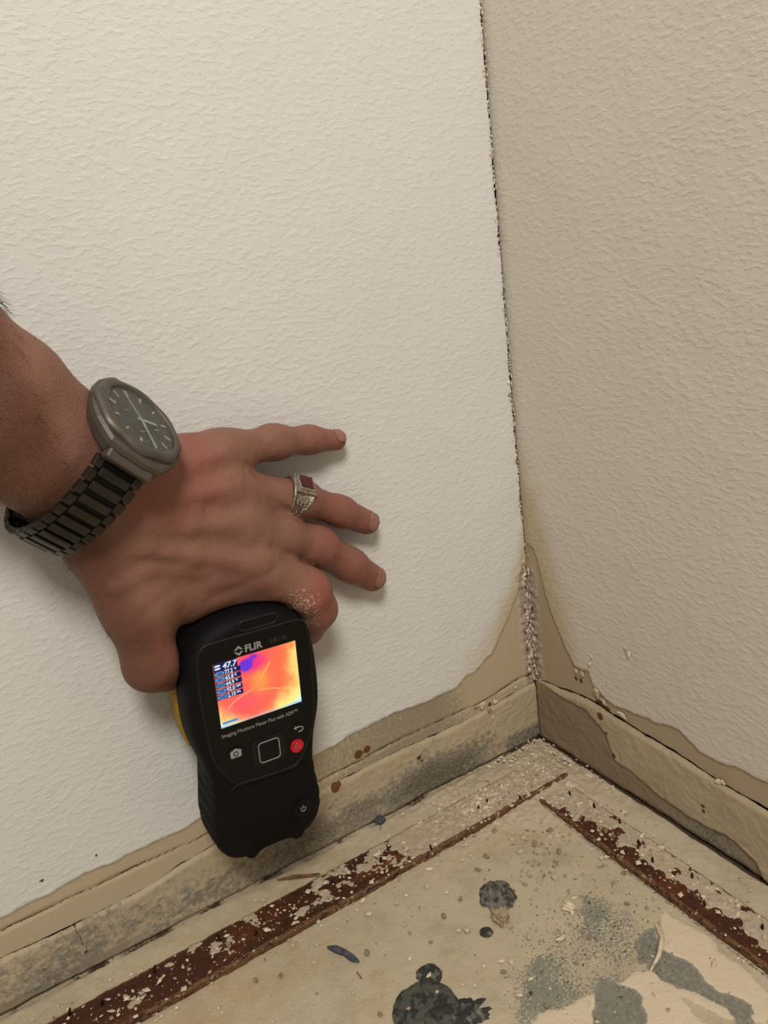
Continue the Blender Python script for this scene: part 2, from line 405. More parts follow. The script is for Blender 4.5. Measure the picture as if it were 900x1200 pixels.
def build_base_right():  # same bare band on the right wall, its baseboard gone
    Y0 = -np.arange(.0008,.56,.0012); t = np.linspace(0,1,50)
    top = R_crack(Y0) - .0001 - .0014*np.clip(fbm(Y0,Y0*0,60,4,51)+.05,0,1); bot = .0012+.0014*np.clip(fbm(Y0,Y0*0,45,4,52)+.2,0,1)
    Y = np.repeat(Y0[:,None],len(t),1); Z = bot[:,None]+(top-bot)[:,None]*t
    g = Z - np.interp(Y, gx, gz) + .0025*fbm(Y,Z,70,4,53); low = sm(.0008,-.0008,g)
    X = -.0012*(1-low) - .0008 - .0006*fbm(Y,Z,50,4,54) - .0006*np.abs(fbm(Y,Z,220,3,55)) + .0016*sm(.92,1,t)[None,:] + .0012*sm(.06,0,t)[None,:]
    X = X*sm(0,-.004,Y)-.0003
    dark = low*(1.05 - .35*sm(-.06,-.12,Y)); grey = low*(.35+.3*fbm(Y,Z,30,3,56)+.35*sm(-.08,-.16,Y))
    chalk = .4*np.clip(fbm(Y,Z,18,3,57),0,1)*(1-low); dirt_shade = sm(.0035,.001,Z)*.7 + sm(.97,1,t)[None,:]*.5 + .8*np.exp(-(g/.0006)**2)*sm(-.1,-.2,Y) + spots(Y,Z,onR,[(722,884,.002),(713,858,.0015)])  # painted shade along the gaps and the patch's step, plus real spots
    rust = spots(Y,Z,onR,[(826,943,.0016),(827,949,.0014),(706,838,.003)])*1.2
    V = np.stack([X,Y,Z],-1).reshape(-1,3)
    return tag(mesh('base_band_right', V, grid_faces(*X.shape)[:, ::-1], M_BASE, attrs=dict(grey=grey,dark=dark,chalk=chalk,dirt_shade=dirt_shade,rust=rust)), kind='structure')
base_right = build_base_right()
# ---- floor
SA, SB, SC, SD = .0553, .0255, .0554, .0274       # distances of the strips' edges from the walls
def pol(pts): return np.array([onF(*p)[:2] for p in pts])
def psdf(P, X, Y):
    d = np.full(X.shape, 1e9); ins = np.zeros(X.shape, bool); n = len(P)
    for i in range(n):
        a = P[i]; b = P[(i+1)%n]; e = b-a; wx = X-a[0]; wy = Y-a[1]
        t = np.clip((wx*e[0]+wy*e[1])/(e@e), 0, 1); d = np.minimum(d, (wx-e[0]*t)**2+(wy-e[1]*t)**2)
        c = ((a[1] <= Y) & (b[1] > Y)) | ((b[1] <= Y) & (a[1] > Y))
        if abs(e[1]) > 1e-12: ins ^= c & (X < a[0] + (Y-a[1])*e[0]/e[1])
    d = np.sqrt(d); return np.where(ins, -d, d)
def build_floor():
    X0 = np.concatenate([np.arange(-.82,-.62,.006), np.arange(-.62,.004,.0012)]); Y0 = np.concatenate([np.arange(-.70,-.42,.006), np.arange(-.42,.004,.0012)])
    X, Y = np.meshgrid(X0, Y0, indexing='ij')
    r = lambda x, y: (x/1.915+430, y/1.915+750)
    speck = psdf(pol([r(420,640),(r(500,580)),r(560,575),r(625,590),r(640,640),r(650,700),r(600,760),r(600,800),r(560,870),r(380,900),r(330,800),r(370,700)]), X, Y)
    slab = np.minimum.reduce([psdf(pol([r(600,660),r(650,640),r(665,690),r(735,720),r(755,760),r(740,790),r(690,775),r(640,740),r(600,720)]),X,Y),
        psdf(pol([r(750,770),r(800,790),r(850,820),r(880,870),r(930,900),r(880,930),r(830,880),r(800,830),r(750,800)]),X,Y),
        psdf(pol([r(530,760),r(600,790),r(620,850),r(560,900),r(500,900),r(520,800)]),X,Y)])
    pale = np.minimum(psdf(pol([r(655,590),r(690,620),r(790,700),r(900,800),r(900,862),r(800,862),r(700,800),r(640,730),r(660,660)]),X,Y),
        psdf(pol([r(385,862),r(440,830),r(510,805),r(560,840),r(600,900),r(500,960),r(380,900)]),X,Y))
    pale = np.minimum(pale, psdf(pol([r(560,780),r(590,740),r(640,745),r(700,800),r(800,870),r(780,940),r(680,920),r(600,850)]),X,Y))
    n = .009*fbm(X,Y,38,5,61,.62)
    mS = sm(.010,-.010,speck+n*2); mB = sm(.0012,-.0012,slab+n); mP = sm(.0012,-.0012,pale+n)
    corner = np.exp(-((X+.035)**2+(Y+.035)**2)/.0025)
    toe = np.maximum(sm(-.030,-.006,Y), sm(-.030,-.006,X))
    rub = np.clip(corner*1.2 + .25*toe + sm(-.085,-.058,Y)*sm(-.25,-.06,X)*.6 + sm(-.10,-.058,X)*sm(-.13,-.06,Y)*.6,0,1)
    Z = .0004*fbm(X,Y,20,4,62) + .0003*fbm(X,Y,120,3,63) + mP*.0006 - mB*.0007 + rub*.0026*np.abs(fbm(X,Y,170,4,64)) + corner*.004*sm(-.004,-.02,np.maximum(X,Y)) + .0012*toe*(.5+fbm(X,Y,60,3,65))
    Z = Z - .0020*sm(-.0035,-.001,Y)*(fbm(X,Y,60,3,66)+.6).clip(0,1) - .0015*sm(-.003,-.001,X)
    dirt_shade = .8*sm(-.0045,-.002,Y)*np.clip(fbm(X,Y,50,3,67)+.5,0,1) + .9*sm(-.0035,-.0015,X) + .35*np.exp(-((Y+SA+.001)/.002)**2)*(X<-.03) + .5*np.exp(-((X+SC+.001)/.002)**2)*(Y<-.06)  # painted shade in the wall-foot grooves; darker lines along the strips
    dirt_shade += spots(X,Y,onF,[(622,1164,.0014),(573,1020,.0008),(690,1058,.001)])*1.2
    ochre = sm(-.12,-.07,Y)*.3 + .5*rub*np.clip(fbm(X,Y,30,3,68)+.2,0,1)*sm(-.06,-.09,np.minimum(X,Y)) + spots(X,Y,onF,[(437,1180,.012),(445,1150,.008)])*.4 + .4*(np.clip(fbm(X,Y,14,3,70),0,1))
    m2 = sm(-.24,-.32,Y)*sm(-.3,-.2,X)
    speckA = mS*(.82+.5*fbm(X,Y,40,3,69))*(1-mP) + .15*toe*sm(-.12,-.25,Y)
    speckA += .8*sm(-.045,-.015,X)*sm(-.02,-.0,X)*0
    speckA += .75*np.exp(-((X+.010)/.010)**2)*np.clip(fbm(X,Y,40,3,71)+.2,0,1)*sm(-.10,-.2,Y)
    V = np.stack([X,Y,Z],-1).reshape(-1,3)
    return tag(mesh('floor', V, grid_faces(*X.shape), M_FLOOR, attrs=dict(pale=mP*.9,slab=mB,speck=speckA,rubble=rub,dirt_shade=dirt_shade,ochre=ochre)), kind='structure')
floor = build_floor()
# dark sheets added behind the ragged wall joints to stand for shade
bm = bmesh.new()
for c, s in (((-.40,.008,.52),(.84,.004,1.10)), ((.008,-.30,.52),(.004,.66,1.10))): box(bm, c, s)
cav = bobj('dark_backing_1', bm, M_VOID); tag(cav, kind='structure')

# torn paper and paint fringe down the corner
def fringe(name, pts_dirs, m, parent):
    V = []; F = []
    for p, u, v, w, s in pts_dirs:
        n = len(V); p = np.array(p); u = np.array(u)*s; v = np.array(v)*s*random.uniform(.4,1.0); w = np.array(w)*s*.4
        k = 6
        for i in range(k):
            a = 2*math.pi*i/k + random.uniform(-.3,.3); rr = random.uniform(.6,1.1)
            V.append(p + u*math.cos(a)*rr + v*math.sin(a)*rr + w*random.uniform(0,1.0))
        V.append(p + w*1.6); V.append(p - w*.3)
        for i in range(k): F.append((n+i,n+(i+1)%k,n+k)); F.append((n+(i+1)%k,n+i,n+k+1))
    o = mesh(name, V, F, m, parent, smooth=False); return tag(o, kind='stuff')
L = []
z = .055
while z < 1.02:
    low = z < .15
    dens = .0010 if low else .0022
    for side in (0,1):
        if random.random() < ((.42+.3*(z < .11)) if low else .62):
            off = random.uniform(.0002,.0050 if low else .0024); s = random.uniform(.0008,.0024 if low else .0017)
            if side == 0: L.append(((-off-.001,-.0010,z),(.7,0,.5),(-.2,0,1.3),(0,-1,0),s))
            else: L.append(((-.0010,-off,z),(0,.7,.5),(0,-.2,1.3),(-1,0,0),s))
    z += random.uniform(.4,1.5)*dens
M_FRINGE = simple('torn_paint', (214,204,184), .85, nscale=260, ncol=(176,158,132), bump=.0003)
fringe('torn_fringe', L, M_FRINGE, wall_left)

# curled flakes on the walls (parts of the wall they peel from)
def flake(P, n, size, m, parent, name='paint_flake', aspect=1.0, seed=0, curl=.5, spin=0.0):
    rnd = random.Random(seed); n = Vector(n); u = n.orthogonal().normalized(); u = Matrix.Rotation(spin,3,n) @ u; v = n.cross(u)
    V = []; F = []; k = 12; c = Vector(P)
    rad = [size*rnd.uniform(.55,1.15) for _ in range(k)]
    for lay in (0,1):
        for i in range(k):
            a = 2*math.pi*i/k; x = math.cos(a)*rad[i]*aspect; y = math.sin(a)*rad[i]
            h = .0004 + curl*size*.4*max(0,(x/size))**2 + lay*size*.22
            V.append(c + u*x*(1-.15*lay) + v*y*(1-.15*lay) + n*h)
    V.append(c + n*(.0004+size*(.25+.2*rnd.random())))
    for i in range(k):
        j = (i+1)%k; F.append((i,j,k+j,k+i)); F.append((k+i,k+j,2*k))
    F.append(tuple(reversed(range(k))))
    return mesh(name, V, F, m, parent, smooth=False)
for i,(px,py,s) in enumerate([(565,826,.0032),(573,832,.0028),(580,822,.0022),(557,829,.0018),(577,840,.0016),(597,462,.0016),(604,805,.0016)]):
    flake(onL(px,py,.001),(0,-1,0),s,M_CHALK if i%2==0 else M_CHALK2,wall_left,seed=i,spin=i)
for i,(px,py,s,a) in enumerate([(736,763,.0022,1.6),(692,779,.0030,.5),(694,770,.0020,.6),(683,790,.0024,1),(700,812,.0026,1.6),(708,822,.0022,1.4),(730,838,.0022,1.8),(845,916,.0020,1.8),(676,786,.002,1)]):
    flake(onR(px,py,.001),(-1,0,0),s,M_CHALK if i%3 else M_FRINGE,wall_right,seed=20+i,aspect=a,spin=.6*i)
for i in range(4): pass

# ================================================================== TACK STRIPS
def strip(name, label, along, a0, a1, o0, o1, corner_pale, seed):
    """along 'x': runs along the left wall (a = x, offset = -y); 'y': along the right wall"""
    A0 = np.arange(a0, a1, .0011); hgt = .0042; wv = o1-o0
    prof = np.concatenate([[(-.5,-.5)], [( -.5, z) for z in np.linspace(-.4,.42,6)], [(-.47,.5)], [(q,.5) for q in np.linspace(-.44,.44,34)], [(.47,.5)], [(.5,z) for z in np.linspace(.42,-.4,6)], [(.5,-.5)]])
    A = np.repeat(A0[:,None], len(prof), 1); O = (o0+o1)/2 + wv*prof[None,:,0] + 0*A; Z = hgt*(prof[None,:,1]+.5) + 0*A
    topm = (prof[:,1] > .45)[None,:]*1.0
    edge = fbm(A, A*0, 60, 3, seed)*.0006 + fbm(A,A*0,300,2,seed+5)*.0005; O = O + edge*np.abs(prof[None,:,0])*2*np.sign(prof[None,:,0])
    pal = fbm(A, O, 110, 5, seed+1, .65) + corner_pale(A, O)
    palm = sm(-.05,.15,pal)
    Z = Z + topm*(.0009*palm + .0004*fbm(A,O,200,3,seed+2) + .0016*sm(.5,1.2,pal)*np.abs(fbm(A,O,220,3,seed+3)))
    edgec = np.where(np.abs(prof[None,:,0]) > .44, 1.0, .0) + .0*A + sm(.36,.46,prof[None,:,0])*.8
    P = np.stack([A,-O,Z],-1) if along == 'x' else np.stack([-O,A,Z],-1)
    nu, nv = A.shape; V = P.reshape(-1,3).tolist(); F = grid_faces(nu,nv).tolist()
    if along == 'y': F = [f[::-1] for f in F]
    F.append(list(range(nv))); F.append([(nu-1)*nv + k for k in range(nv)][::-1])
    root = empty(name, (0,0,0)); tag(root, label, 'tack strip')
    o = mesh('strip_board', V, F, M_STRIP, root, attrs=dict(pale=palm.ravel(), edge=np.broadcast_to(edgec,A.shape).ravel()))
    return root
e = onF(662,911); xend = e[0]
sL = strip('tack_strip', 'dark rust-brown wooden tack strip along the left wall, reddest at its lower left end', 'x', -.66, xend, SB, SA,
           lambda A,O: -.08 + 1.3*sm(-.19,-.12,A) - .30*sm(-.22,-.4,A) - .5*sm(.045,.054,O)*sm(-.02,-.2,A), 81)
yend = onF(641,938)[1]
sR = strip('tack_strip', 'pale-crusted wooden tack strip along the right wall with a dark decayed lower edge', 'y', -.56, yend, SD, SC,
           lambda A,O: .35 + .3*sm(-.12,-.06,A) - .9*sm(.040,.052,O)*sm(-.06,-.13,A) - .1, 95)
def nail(P, tilt, parent, h=.0045):
    V, F = [], []
    p = Vector(P); d = Vector((tilt[0],tilt[1],1)).normalized()
    v, f = tube([p - d*.001, p + d*h*.6, p + d*h*.85, p + d*h], [.0009,.0008,.0006,.0002], 8); 
    o = mesh('tack_nail', v, f, M_NAIL, parent); return o
for px,py,t in [(82,1189,(.2,.1)),(181,1139,(.3,.1)),(258,1101,(-.3,.2)),(300,1095,(.2,-.2)),(446,1012,(.1,.1)),(506,996,(-.1,.2)),(571,942,(.1,.1)),(560,950,(.3,0)),(391,1036,(0,.2)),(120,1178,(.1,0)),(610,938,(0,.1))]:
    P = onF(px,py,.0042)
    if -P[1] > SB and -P[1] < SA: nail((P[0],P[1],.0042), t, sL)
for px,py,t in [(697,948,(.1,.3)),(727,966,(0,.2)),(765,1012,(.2,.2)),(811,1030,(.2,.1)),(826,1063,(.1,.2)),(750,990,(-.2,.2)),(893,1090,(.1,0)),(668,933,(0,.1))]:
    P = onF(px,py,.0042)
    if -P[0] > SD and -P[0] < SC: nail((P[0],P[1],.0042), t, sR)

# ================================================================== DEBRIS
def chunk(name, P, s, m, seed, flat=.6, asp=1.3, spin=0.0, sub=2, rough=.35, n=None):
    rnd = random.Random(seed); bm = bmesh.new(); bmesh.ops.create_icosphere(bm, subdivisions=sub, radius=1)
    ph = [rnd.uniform(0,6.28) for _ in range(6)]
    c, q = math.cos(spin), math.sin(spin)
    for v in bm.verts:
        x,y,z = v.co; r = 1 + rough*(math.sin(3.1*x+ph[0])*math.cos(4.3*y+ph[1]) + .6*math.sin(7*z+ph[2]+5*x) + .5*math.sin(9*y+ph[3]-6*x)*math.cos(8*z+ph[4]))*.6 + rnd.uniform(-.08,.08)
        x,y,z = x*r*asp*s, y*r*s, (max(z*r,-.75)+.75)*s*flat
        v.co = (x*c-y*q, x*q+y*c, z)
    o = bobj(name, bm, m); o.location = P; return o
t = tag
def blob(P, r, seed, h, m, ex=1.0, ragged=.07):
    nr, na = 26, 110; R_, T_ = np.meshgrid(np.linspace(0,1,nr), np.linspace(0,2*math.pi,na,endpoint=False), indexing='ij')
    er = r*(1 + ragged*fbm(np.cos(T_)*1.0+seed, np.sin(T_), 3.0, 4, seed)*2); X = er*R_*np.cos(T_)*ex; Y = er*R_*np.sin(T_)
    Z = h*((1-R_**5)*(.45+.55*np.abs(fbm(X,Y,150,3,seed+3))*2) ) - .0002*R_
    Z += h*.8*np.clip(fbm(X,Y,330,3,seed+9),0,1)*(1-R_**6)
    f = []
    for i in range(nr-1):
        for k in range(na): f.append((i*na+k,(i+1)*na+k,(i+1)*na+(k+1)%na,i*na+(k+1)%na))
    o = mesh('adhesive_blob', np.stack([X,Y,Z],-1).reshape(-1,3), f, m); o.location = (P[0],P[1],.0006); return o
t(blob(onF(583,1050), .0120, 1, .0034, M_MORTAR, 1.0, .10), 'round grey crusty adhesive blob on the floor below the corner', 'adhesive')
t(chunk('plaster_lump', onF(588,1078), .0052, M_CHALK2, 2, .7, .9, 0, 4, .4), 'pinkish tan crumbly lump between the round grey blob and the small black dot', 'plaster')
t(blob(onF(570,1093), .0040, 3, .0010, M_MORTAR2), 'smallest black adhesive dot on the floor below the round grey blob', 'adhesive')
t(blob(onF(503,1143), .0072, 4, .0010, M_MORTAR2), 'black adhesive spot touching the top of the large dark adhesive disc', 'adhesive')
t(blob(onF(500,1186), .0185, 5, .0014, M_MORTAR3, 1.0, .04), 'largest dark grey adhesive disc at the bottom edge of the picture', 'adhesive')
t(blob(onF(545,1193), .0085, 6, .0010, M_MORTAR2, 1.5, .3), 'ragged black adhesive smear to the right of the largest dark disc', 'adhesive')
t(chunk('pebble', onF(446,964,.0015), .0040, M_BLUE, 7, .8, .8, .3, 3, .35), 'blue-grey pebble lying between the left baseboard band and the tack strip', 'pebble')
t(chunk('plaster_chip', onF(667,1066), .0044, M_CHALK, 8, .6, .7, .5, 3, .4), 'white plaster chip lying against the outer edge of the right tack strip', 'plaster')
t(chunk('plaster_chip', onF(660,910,.0006), .0036, M_CHALK, 9, .6, 1.2, .5, 3, .4), 'tan plaster piece at the corner end of the left tack strip', 'plaster')
def scrap():
    pts = [onF(*p, h) for p,h in (((384,1110),.0018),((394,1112),.0032),((404,1116),.0036),((412,1122),.0028),((421,1128),.0016))]
    v,f = tube(pts, [.0008,.0022,.0018,.0020,.0008], 7)
    o = mesh('curled_scrap', v, f, M_BLUE, smooth=False); tag(o, 'dark blue-grey curled scrap on the open floor below the left tack strip', 'scrap')
scrap()
pts = [onF(325,1031,.003), onF(345,1027,.005), onF(375,1024,.006)]
v,f = tube(pts,[.0004,.0011,.0006],6); tag(mesh('wood_splinter', v, f, M_SPLINT, smooth=False), 'thin brown wood splinter on the upper edge of the left tack strip', 'splinter')
v,f = tube([onF(768,1082,.001), onF(776,1100,.0025), onF(772,1120,.0018), onF(762,1138,.001)],[.0005,.0014,.0012,.0004],6)
tag(mesh('plaster_sliver', v, f, M_CHALK, smooth=False), 'pale curved plaster sliver on the floor beside the grey patch at right', 'plaster')
v,f = tube([onF(418,1139,.0008), onF(424,1147,.0008)],[.0004,.0004],5)
tag(mesh('splinter', v, f, M_SPLINT, smooth=False), 'tiny brown splinter just below the curled blue-grey scrap', 'splinter')
# loose larger crumbs, each its own thing
protos = []
for i in range(4):
    o = chunk('plaster_crumb', (0,0,0), 1.0, M_CHALK if i%2 == 0 else M_CHALK2, 40+i, .7, 1.2, 0, 1, .4); protos.append(o)
crumbs = [(425,1058),(420,1049),(487,1010),(513,1003),(545,985),(570,1005),(600,985),(618,975),(628,962),(645,975),(660,985),(655,1000),(610,1000),(625,990),(640,990),(560,1020),(500,1040),(520,1075),(547,1092),(590,1140),(620,1100),(690,1100),(702,1121),(350,1070),(372,1108),(430,1118),(450,1165),(300,1150),(414,1165),(446,1190),(650,1030),(580,975),(597,1012),(540,1055),(475,1085),(735,1060),(395,1090),(640,1180),(600,1180),(330,1100),(560,1140),(675,1130),(465,1060),(505,1105)]
for i,(px,py) in enumerate(crumbs):
    src = protos[i%4]; o = src if i < 4 else src.copy()
    if i >= 4: COL.objects.link(o)
    P = onF(px,py); s = random.uniform(.0010,.0021); o.location = (P[0],P[1],.0003); o.scale = (s,s,s); o.rotation_euler = (0,0,random.uniform(0,6))
    tag(o, 'small pale plaster crumb loose on the open floor', 'crumb', 'loose plaster crumbs on the open floor')
# uncountable grit
def grit(name, pts, m, label, smin, smax):
    V=[];F=[]
    base = [(1,0,0),(-1,0,0),(0,1,0),(0,-1,0),(0,0,1),(0,0,-.6)]
    bf = [(0,2,4),(2,1,4),(1,3,4),(3,0,4),(2,0,5),(1,2,5),(3,1,5),(0,3,5)]
    for p in pts:
        s = smin + (smax-smin)*random.random()**2.5; n = len(V); a = random.uniform(0,6.28); c,q = math.cos(a),math.sin(a)
        sx,sy,sz = s*random.uniform(.6,1.6), s*random.uniform(.5,1.1), s*random.uniform(.4,.9)
        for b in base:
            x,y,z = b[0]*sx*random.uniform(.7,1.2), b[1]*sy*random.uniform(.7,1.2), b[2]*sz
            V.append((p[0]+x*c-y*q, p[1]+x*q+y*c, p[2]+z+.3*sz))
        F += [tuple(n+i for i in f) for f in bf]
    o = mesh(name, V, F, m, smooth=False); return tag(o, label, 'debris', kind='stuff')
G=[]; G2=[]; GD=[]
for _ in range(4200):
    # crumbs crowd the corner, the strips and the toes of the walls
    c = random.random()
    if c < .34: x = -abs(random.gauss(0,.05))-.003; y = -abs(random.gauss(0,.05))-.003
    elif c < .60: x = random.uniform(-.60,-.02); y = -random.gauss(.043,.012)
    elif c < .78: y = random.uniform(-.42,-.05); x = -random.gauss(.040,.013)
    else: x = random.uniform(-.5,-.01); y = random.uniform(-.36,-.01)
    if x > -.003 or y > -.003: continue
    onS = (SB < -y < SA and x < xend) or (SD < -x < SC and y < yend)
    z = .0050 if onS else .0008
    (G if random.random() < .72 else G2).append((x,y,z))
for _ in range(420):
    P = onF(random.gauss(545,30), random.gauss(945,12), .005); G.append((P[0],P[1],.0050 if SB < -P[1] < SA else .001))
for _ in range(260):
    P = onF(random.gauss(630,28), random.gauss(900,14), .002); G.append((P[0],P[1],.0045))
for _ in range(220):
    P = onF(random.gauss(640,22), random.gauss(985,30), 0); G2.append((P[0],P[1],.0008))
G = [g for g in G if g[0] < -.003 and g[1] < -.003]
for _ in range(900):
    P = onF(random.gauss(700,45), random.gauss(1105,40)); GD.append((P[0],P[1],.0004))
for _ in range(150): GD.append((random.uniform(-.5,-.02), random.uniform(-.36,-.06), .0004))
grit('plaster_grit', G, M_CHALK, 'fine white plaster grit strewn over the floor and tack strips', .0003, .0021)
grit('tan_grit', G2, M_CHALK2, 'fine tan plaster grit strewn over the floor and tack strips', .0003, .0019)
grit('dark_grit', GD, M_MORTAR2, 'fine dark specks scattered mostly over the grey floor patch', .0002, .0006)

# ================================================================== MOISTURE METER
AD = math.radians(4.1); ca, sa = math.cos(AD), math.sin(AD)
DX = np.array([ca,0,-sa]); DY = np.array([sa,0,ca]); DZ = np.array([0,-1,0])
DC = onL(301.5,801,.055); DROOT = np.array([DC[0], -.010, DC[2]])
RD = np.stack([DX,DY,DZ],1)
half = [(0,41.5),(15,40.5),(27,35),(35.5,25),(38.6,12),(39.4,-14),(38.0,-28),(33.2,-44),(31.6,-58),(32.2,-72),(34,-84),(33.2,-97),(27,-106),(19,-109.5),(12.5,-109.3),(9,-105.5),(0,-105.5)]
def mirror(h): return [(-x,y) for x,y in h if x > 1e-6][::-1]
outline = [p for p in half] + mirror(half)
OUT = chaikin(outline, 2)/1000
def inset(P, d):
    t = np.roll(P,-1,0) - np.roll(P,1,0); t /= np.linalg.norm(t,axis=1)[:,None]+1e-12
    n = np.stack([t[:,1],-t[:,0]],1)          # clockwise outline: inward normal
    return P + n*np.asarray(d)[:,None] if hasattr(d,'__len__') else P + n*d
area2 = np.sum(OUT[:,0]*np.roll(OUT[:,1],-1)-np.roll(OUT[:,0],-1)*OUT[:,1])
if area2 > 0: OUT = OUT[::-1]
meter = empty('moisture_meter', DROOT, RD)
tag(meter, 'black handheld moisture meter with a glowing thermal screen, gripped by the hand', 'moisture meter')
def build_meter_body():
    # resample outline
    P = OUT; seg = np.linalg.norm(np.roll(P,-1,0)-P,axis=1); s = np.concatenate([[0],np.cumsum(seg)]); N = 300
    q = np.linspace(0,s[-1],N,endpoint=False); PX = np.interp(q,s,np.append(P[:,0],P[0,0])); PY = np.interp(q,s,np.append(P[:,1],P[0,1])); P = np.stack([PX,PY],1)
    rings = [(0,7.5),(1.5,4.5),(4,2),(8,.8),(12,.2),(16,0),(20,0),(26,0),(32,0),(36,.4),(39,1.0),(41.5,2.2),(43.5,4.0),(44.6,6.0),(45,8.0)]
    V=[];F=[]
    for zz,ins in rings:
        side = (np.abs(P[:,0]) > .026) & (P[:,1] < -.047) & (P[:,1] > -.101)
        rib = np.where(side, .0011*(np.sin((P[:,1]+.047)*2*math.pi/.0088) > .1), 0)*sm(6,10,np.array(zz))*sm(41,36,np.array(zz))
        waist = .0018*np.exp(-((P[:,1]+.052)/.010)**2)*sm(30,14,np.array(zz))
        Q = inset(P, np.minimum(ins/1000, np.where(P[:,1] < -.100, .0012+.0068*sm(.012,.028,np.abs(P[:,0])), 1))+rib+waist)
        lowdrop = .0022*sm(-.050,-.062,Q[:,1])*sm(36,44,np.array(zz))     # handle lies a little lower than the head
        for k in range(N): V.append((Q[k,0],Q[k,1],zz/1000 - lowdrop[k]))
    for i in range(len(rings)-1):
        for k in range(N): F.append((i*N+k,(i+1)*N+k,(i+1)*N+(k+1)%N,i*N+(k+1)%N))
    F.append(tuple(range(N))); F.append(tuple((len(rings)-1)*N+k for k in range(N))[::-1])
    bm = bmesh.new(); bv = [bm.verts.new(v) for v in V]
    for f in F: bm.faces.new([bv[i] for i in f])
    bmesh.ops.recalc_face_normals(bm, faces=bm.faces)
    big = [f for f in bm.faces if len(f.verts) > 4]
    bmesh.ops.triangulate(bm, faces=big)
    return bobj('housing', bm, M_RUBBER, meter, smooth=True)
body = build_meter_body()
mm = .001
def mprism(name, poly, z0, z1, m, parent=meter, it=0, smooth=False):
    p = (chaikin(poly,it) if it else np.array(poly,float))*mm
    v,f = prism(p.tolist(), z0*mm, z1*mm); bm = bmesh.new(); bv=[bm.verts.new(q) for q in v]
    for q in f: bm.faces.new([bv[i] for i in q])
    bmesh.ops.recalc_face_normals(bm, faces=bm.faces); return bobj(name, bm, m, parent, smooth)
panel = [(-23,30),(25,30),(29,29),(32,24),(32.5,2),(31,-28),(29,-38),(19,-55),(15,-57),(-17,-55),(-20,-53),(-28,-39),(-30,-30),(-31.5,2),(-30.5,24),(-27,29)]
pp = mprism('front_panel', panel, 43.5, 45.5, M_GLOSS, it=1)
v,f = ringtube([(a*mm,b*mm,.0452) for a,b in chaikin(np.array(panel)*1.02,2)], .0009, 8); mesh('panel_rim', v, f, M_EDGE, pp)
# screen, drawn as a fine grid whose emission carries the thermal picture
def build_screen():
    nx, ny = 190, 150; x = np.linspace(-23.2,24.4,nx); y = np.linspace(-19.0,18.7,ny); X,Y = np.meshgrid(x,y,indexing='ij')
    u = (X+23.2)/47.6; v = (Y+19)/37.7
    n = .10*fbm(X,Y,.18,4,201); n2 = .5*fbm(X,Y,.5,3,202)
    base = np.array([1.0,.33,.20]); pink = np.array([1.0,.24,.28]); org = np.array([1.0,.50,.20]); yel = np.array([1.0,.93,.42]); wht=np.array([.86,.98,.93]); pur=np.array([.30,.12,.80])
    C = np.ones(X.shape+(3,))*base
    def mixc(C,c,f): return C*(1-f[...,None]) + c*f[...,None]
    C = mixc(C,pink,np.clip(.9*np.exp(-(((u-.30)/.30)**2+((v-.30)/.30)**2))+.8*np.exp(-(((u-.48)/.22)**2+((v-.92)/.22)**2)),0,1))
    C = mixc(C,org,sm(0,1,np.exp(-(((u-.52)/.13)**2+((v-.55)/.22)**2))*.9+n2*.2))
    C = mixc(C,org,.7*sm(.75,1.0,u+n))
    e = np.maximum.reduce([.8*sm(.86,1.02,u+n), sm(.72,1.05,(1-v)*.75+np.abs(u-.42)*.75+n), sm(.22,-.05,v+u*.9+n)])
    C = mixc(C,yel,np.clip(e,0,1)); C = mixc(C,wht,sm(.0,1.0,np.maximum(sm(.30,.0,v+ (1-u)*1.3+n),sm(.16,.0,v+u*1.5+n))))
    pb = np.exp(-(((u-.37)/.085)**2+((v-.86)/.11)**2)); C = mixc(C,np.array([.95,.14,.38]),sm(.15,.8,np.exp(-(((u-.42)/.20)**2+((v-.86)/.16)**2))+n)); C = mixc(C,pur,sm(.30,.6,pb+2.2*n+.4*np.exp(-(((u-.50)/.07)**2+((v-.95)/.06)**2))))
    def streak(C,a,b,bow=0,w=.008,al=.7):
        a=np.array(a);b=np.array(b);d=b-a;l=np.linalg.norm(d);d/=l;t_=((u-a[0])*d[0]+(v-a[1])*d[1])/l;o=(u-a[0])*-d[1]+(v-a[1])*d[0]-bow*4*t_*(1-t_)
        return mixc(C,np.array([1,.75,.35]),al*sm(w*1.6,w*.4,np.abs(o))*((t_>0)&(t_<1)))
    C = streak(C,(.52,.56),(.67,.80)); C = streak(C,(.10,.27),(.42,.44),.03); C = streak(C,(.50,.40),(.76,.32),.015)
    C = mixc(C,np.array([.55,.80,1.0]),sm(.040,.025,v)*(.4+.6*np.maximum(sm(.25,.0,u),sm(.7,1,u))))
    C = mixc(C,np.array([.10,.35,.30]),sm(.012,.010,v)*.0)
    V = np.stack([X*mm,Y*mm,np.full(X.shape,.0457)],-1).reshape(-1,3)
    o = mesh('screen', V, grid_faces(nx,ny), M_SCREEN, meter, smooth=False)
    a = o.data.color_attributes.new('thermal','FLOAT_COLOR','POINT'); c4 = np.ones((nx*ny,4),np.float32); c4[:,:3] = np.clip(C,0,1).reshape(-1,3)**1.6; a.data.foreach_set('color', c4.ravel())
    return o
screen = build_screen(); tag(screen, 'lit colour screen with an orange and yellow heat picture and six rows of readings')
TEXTS = []
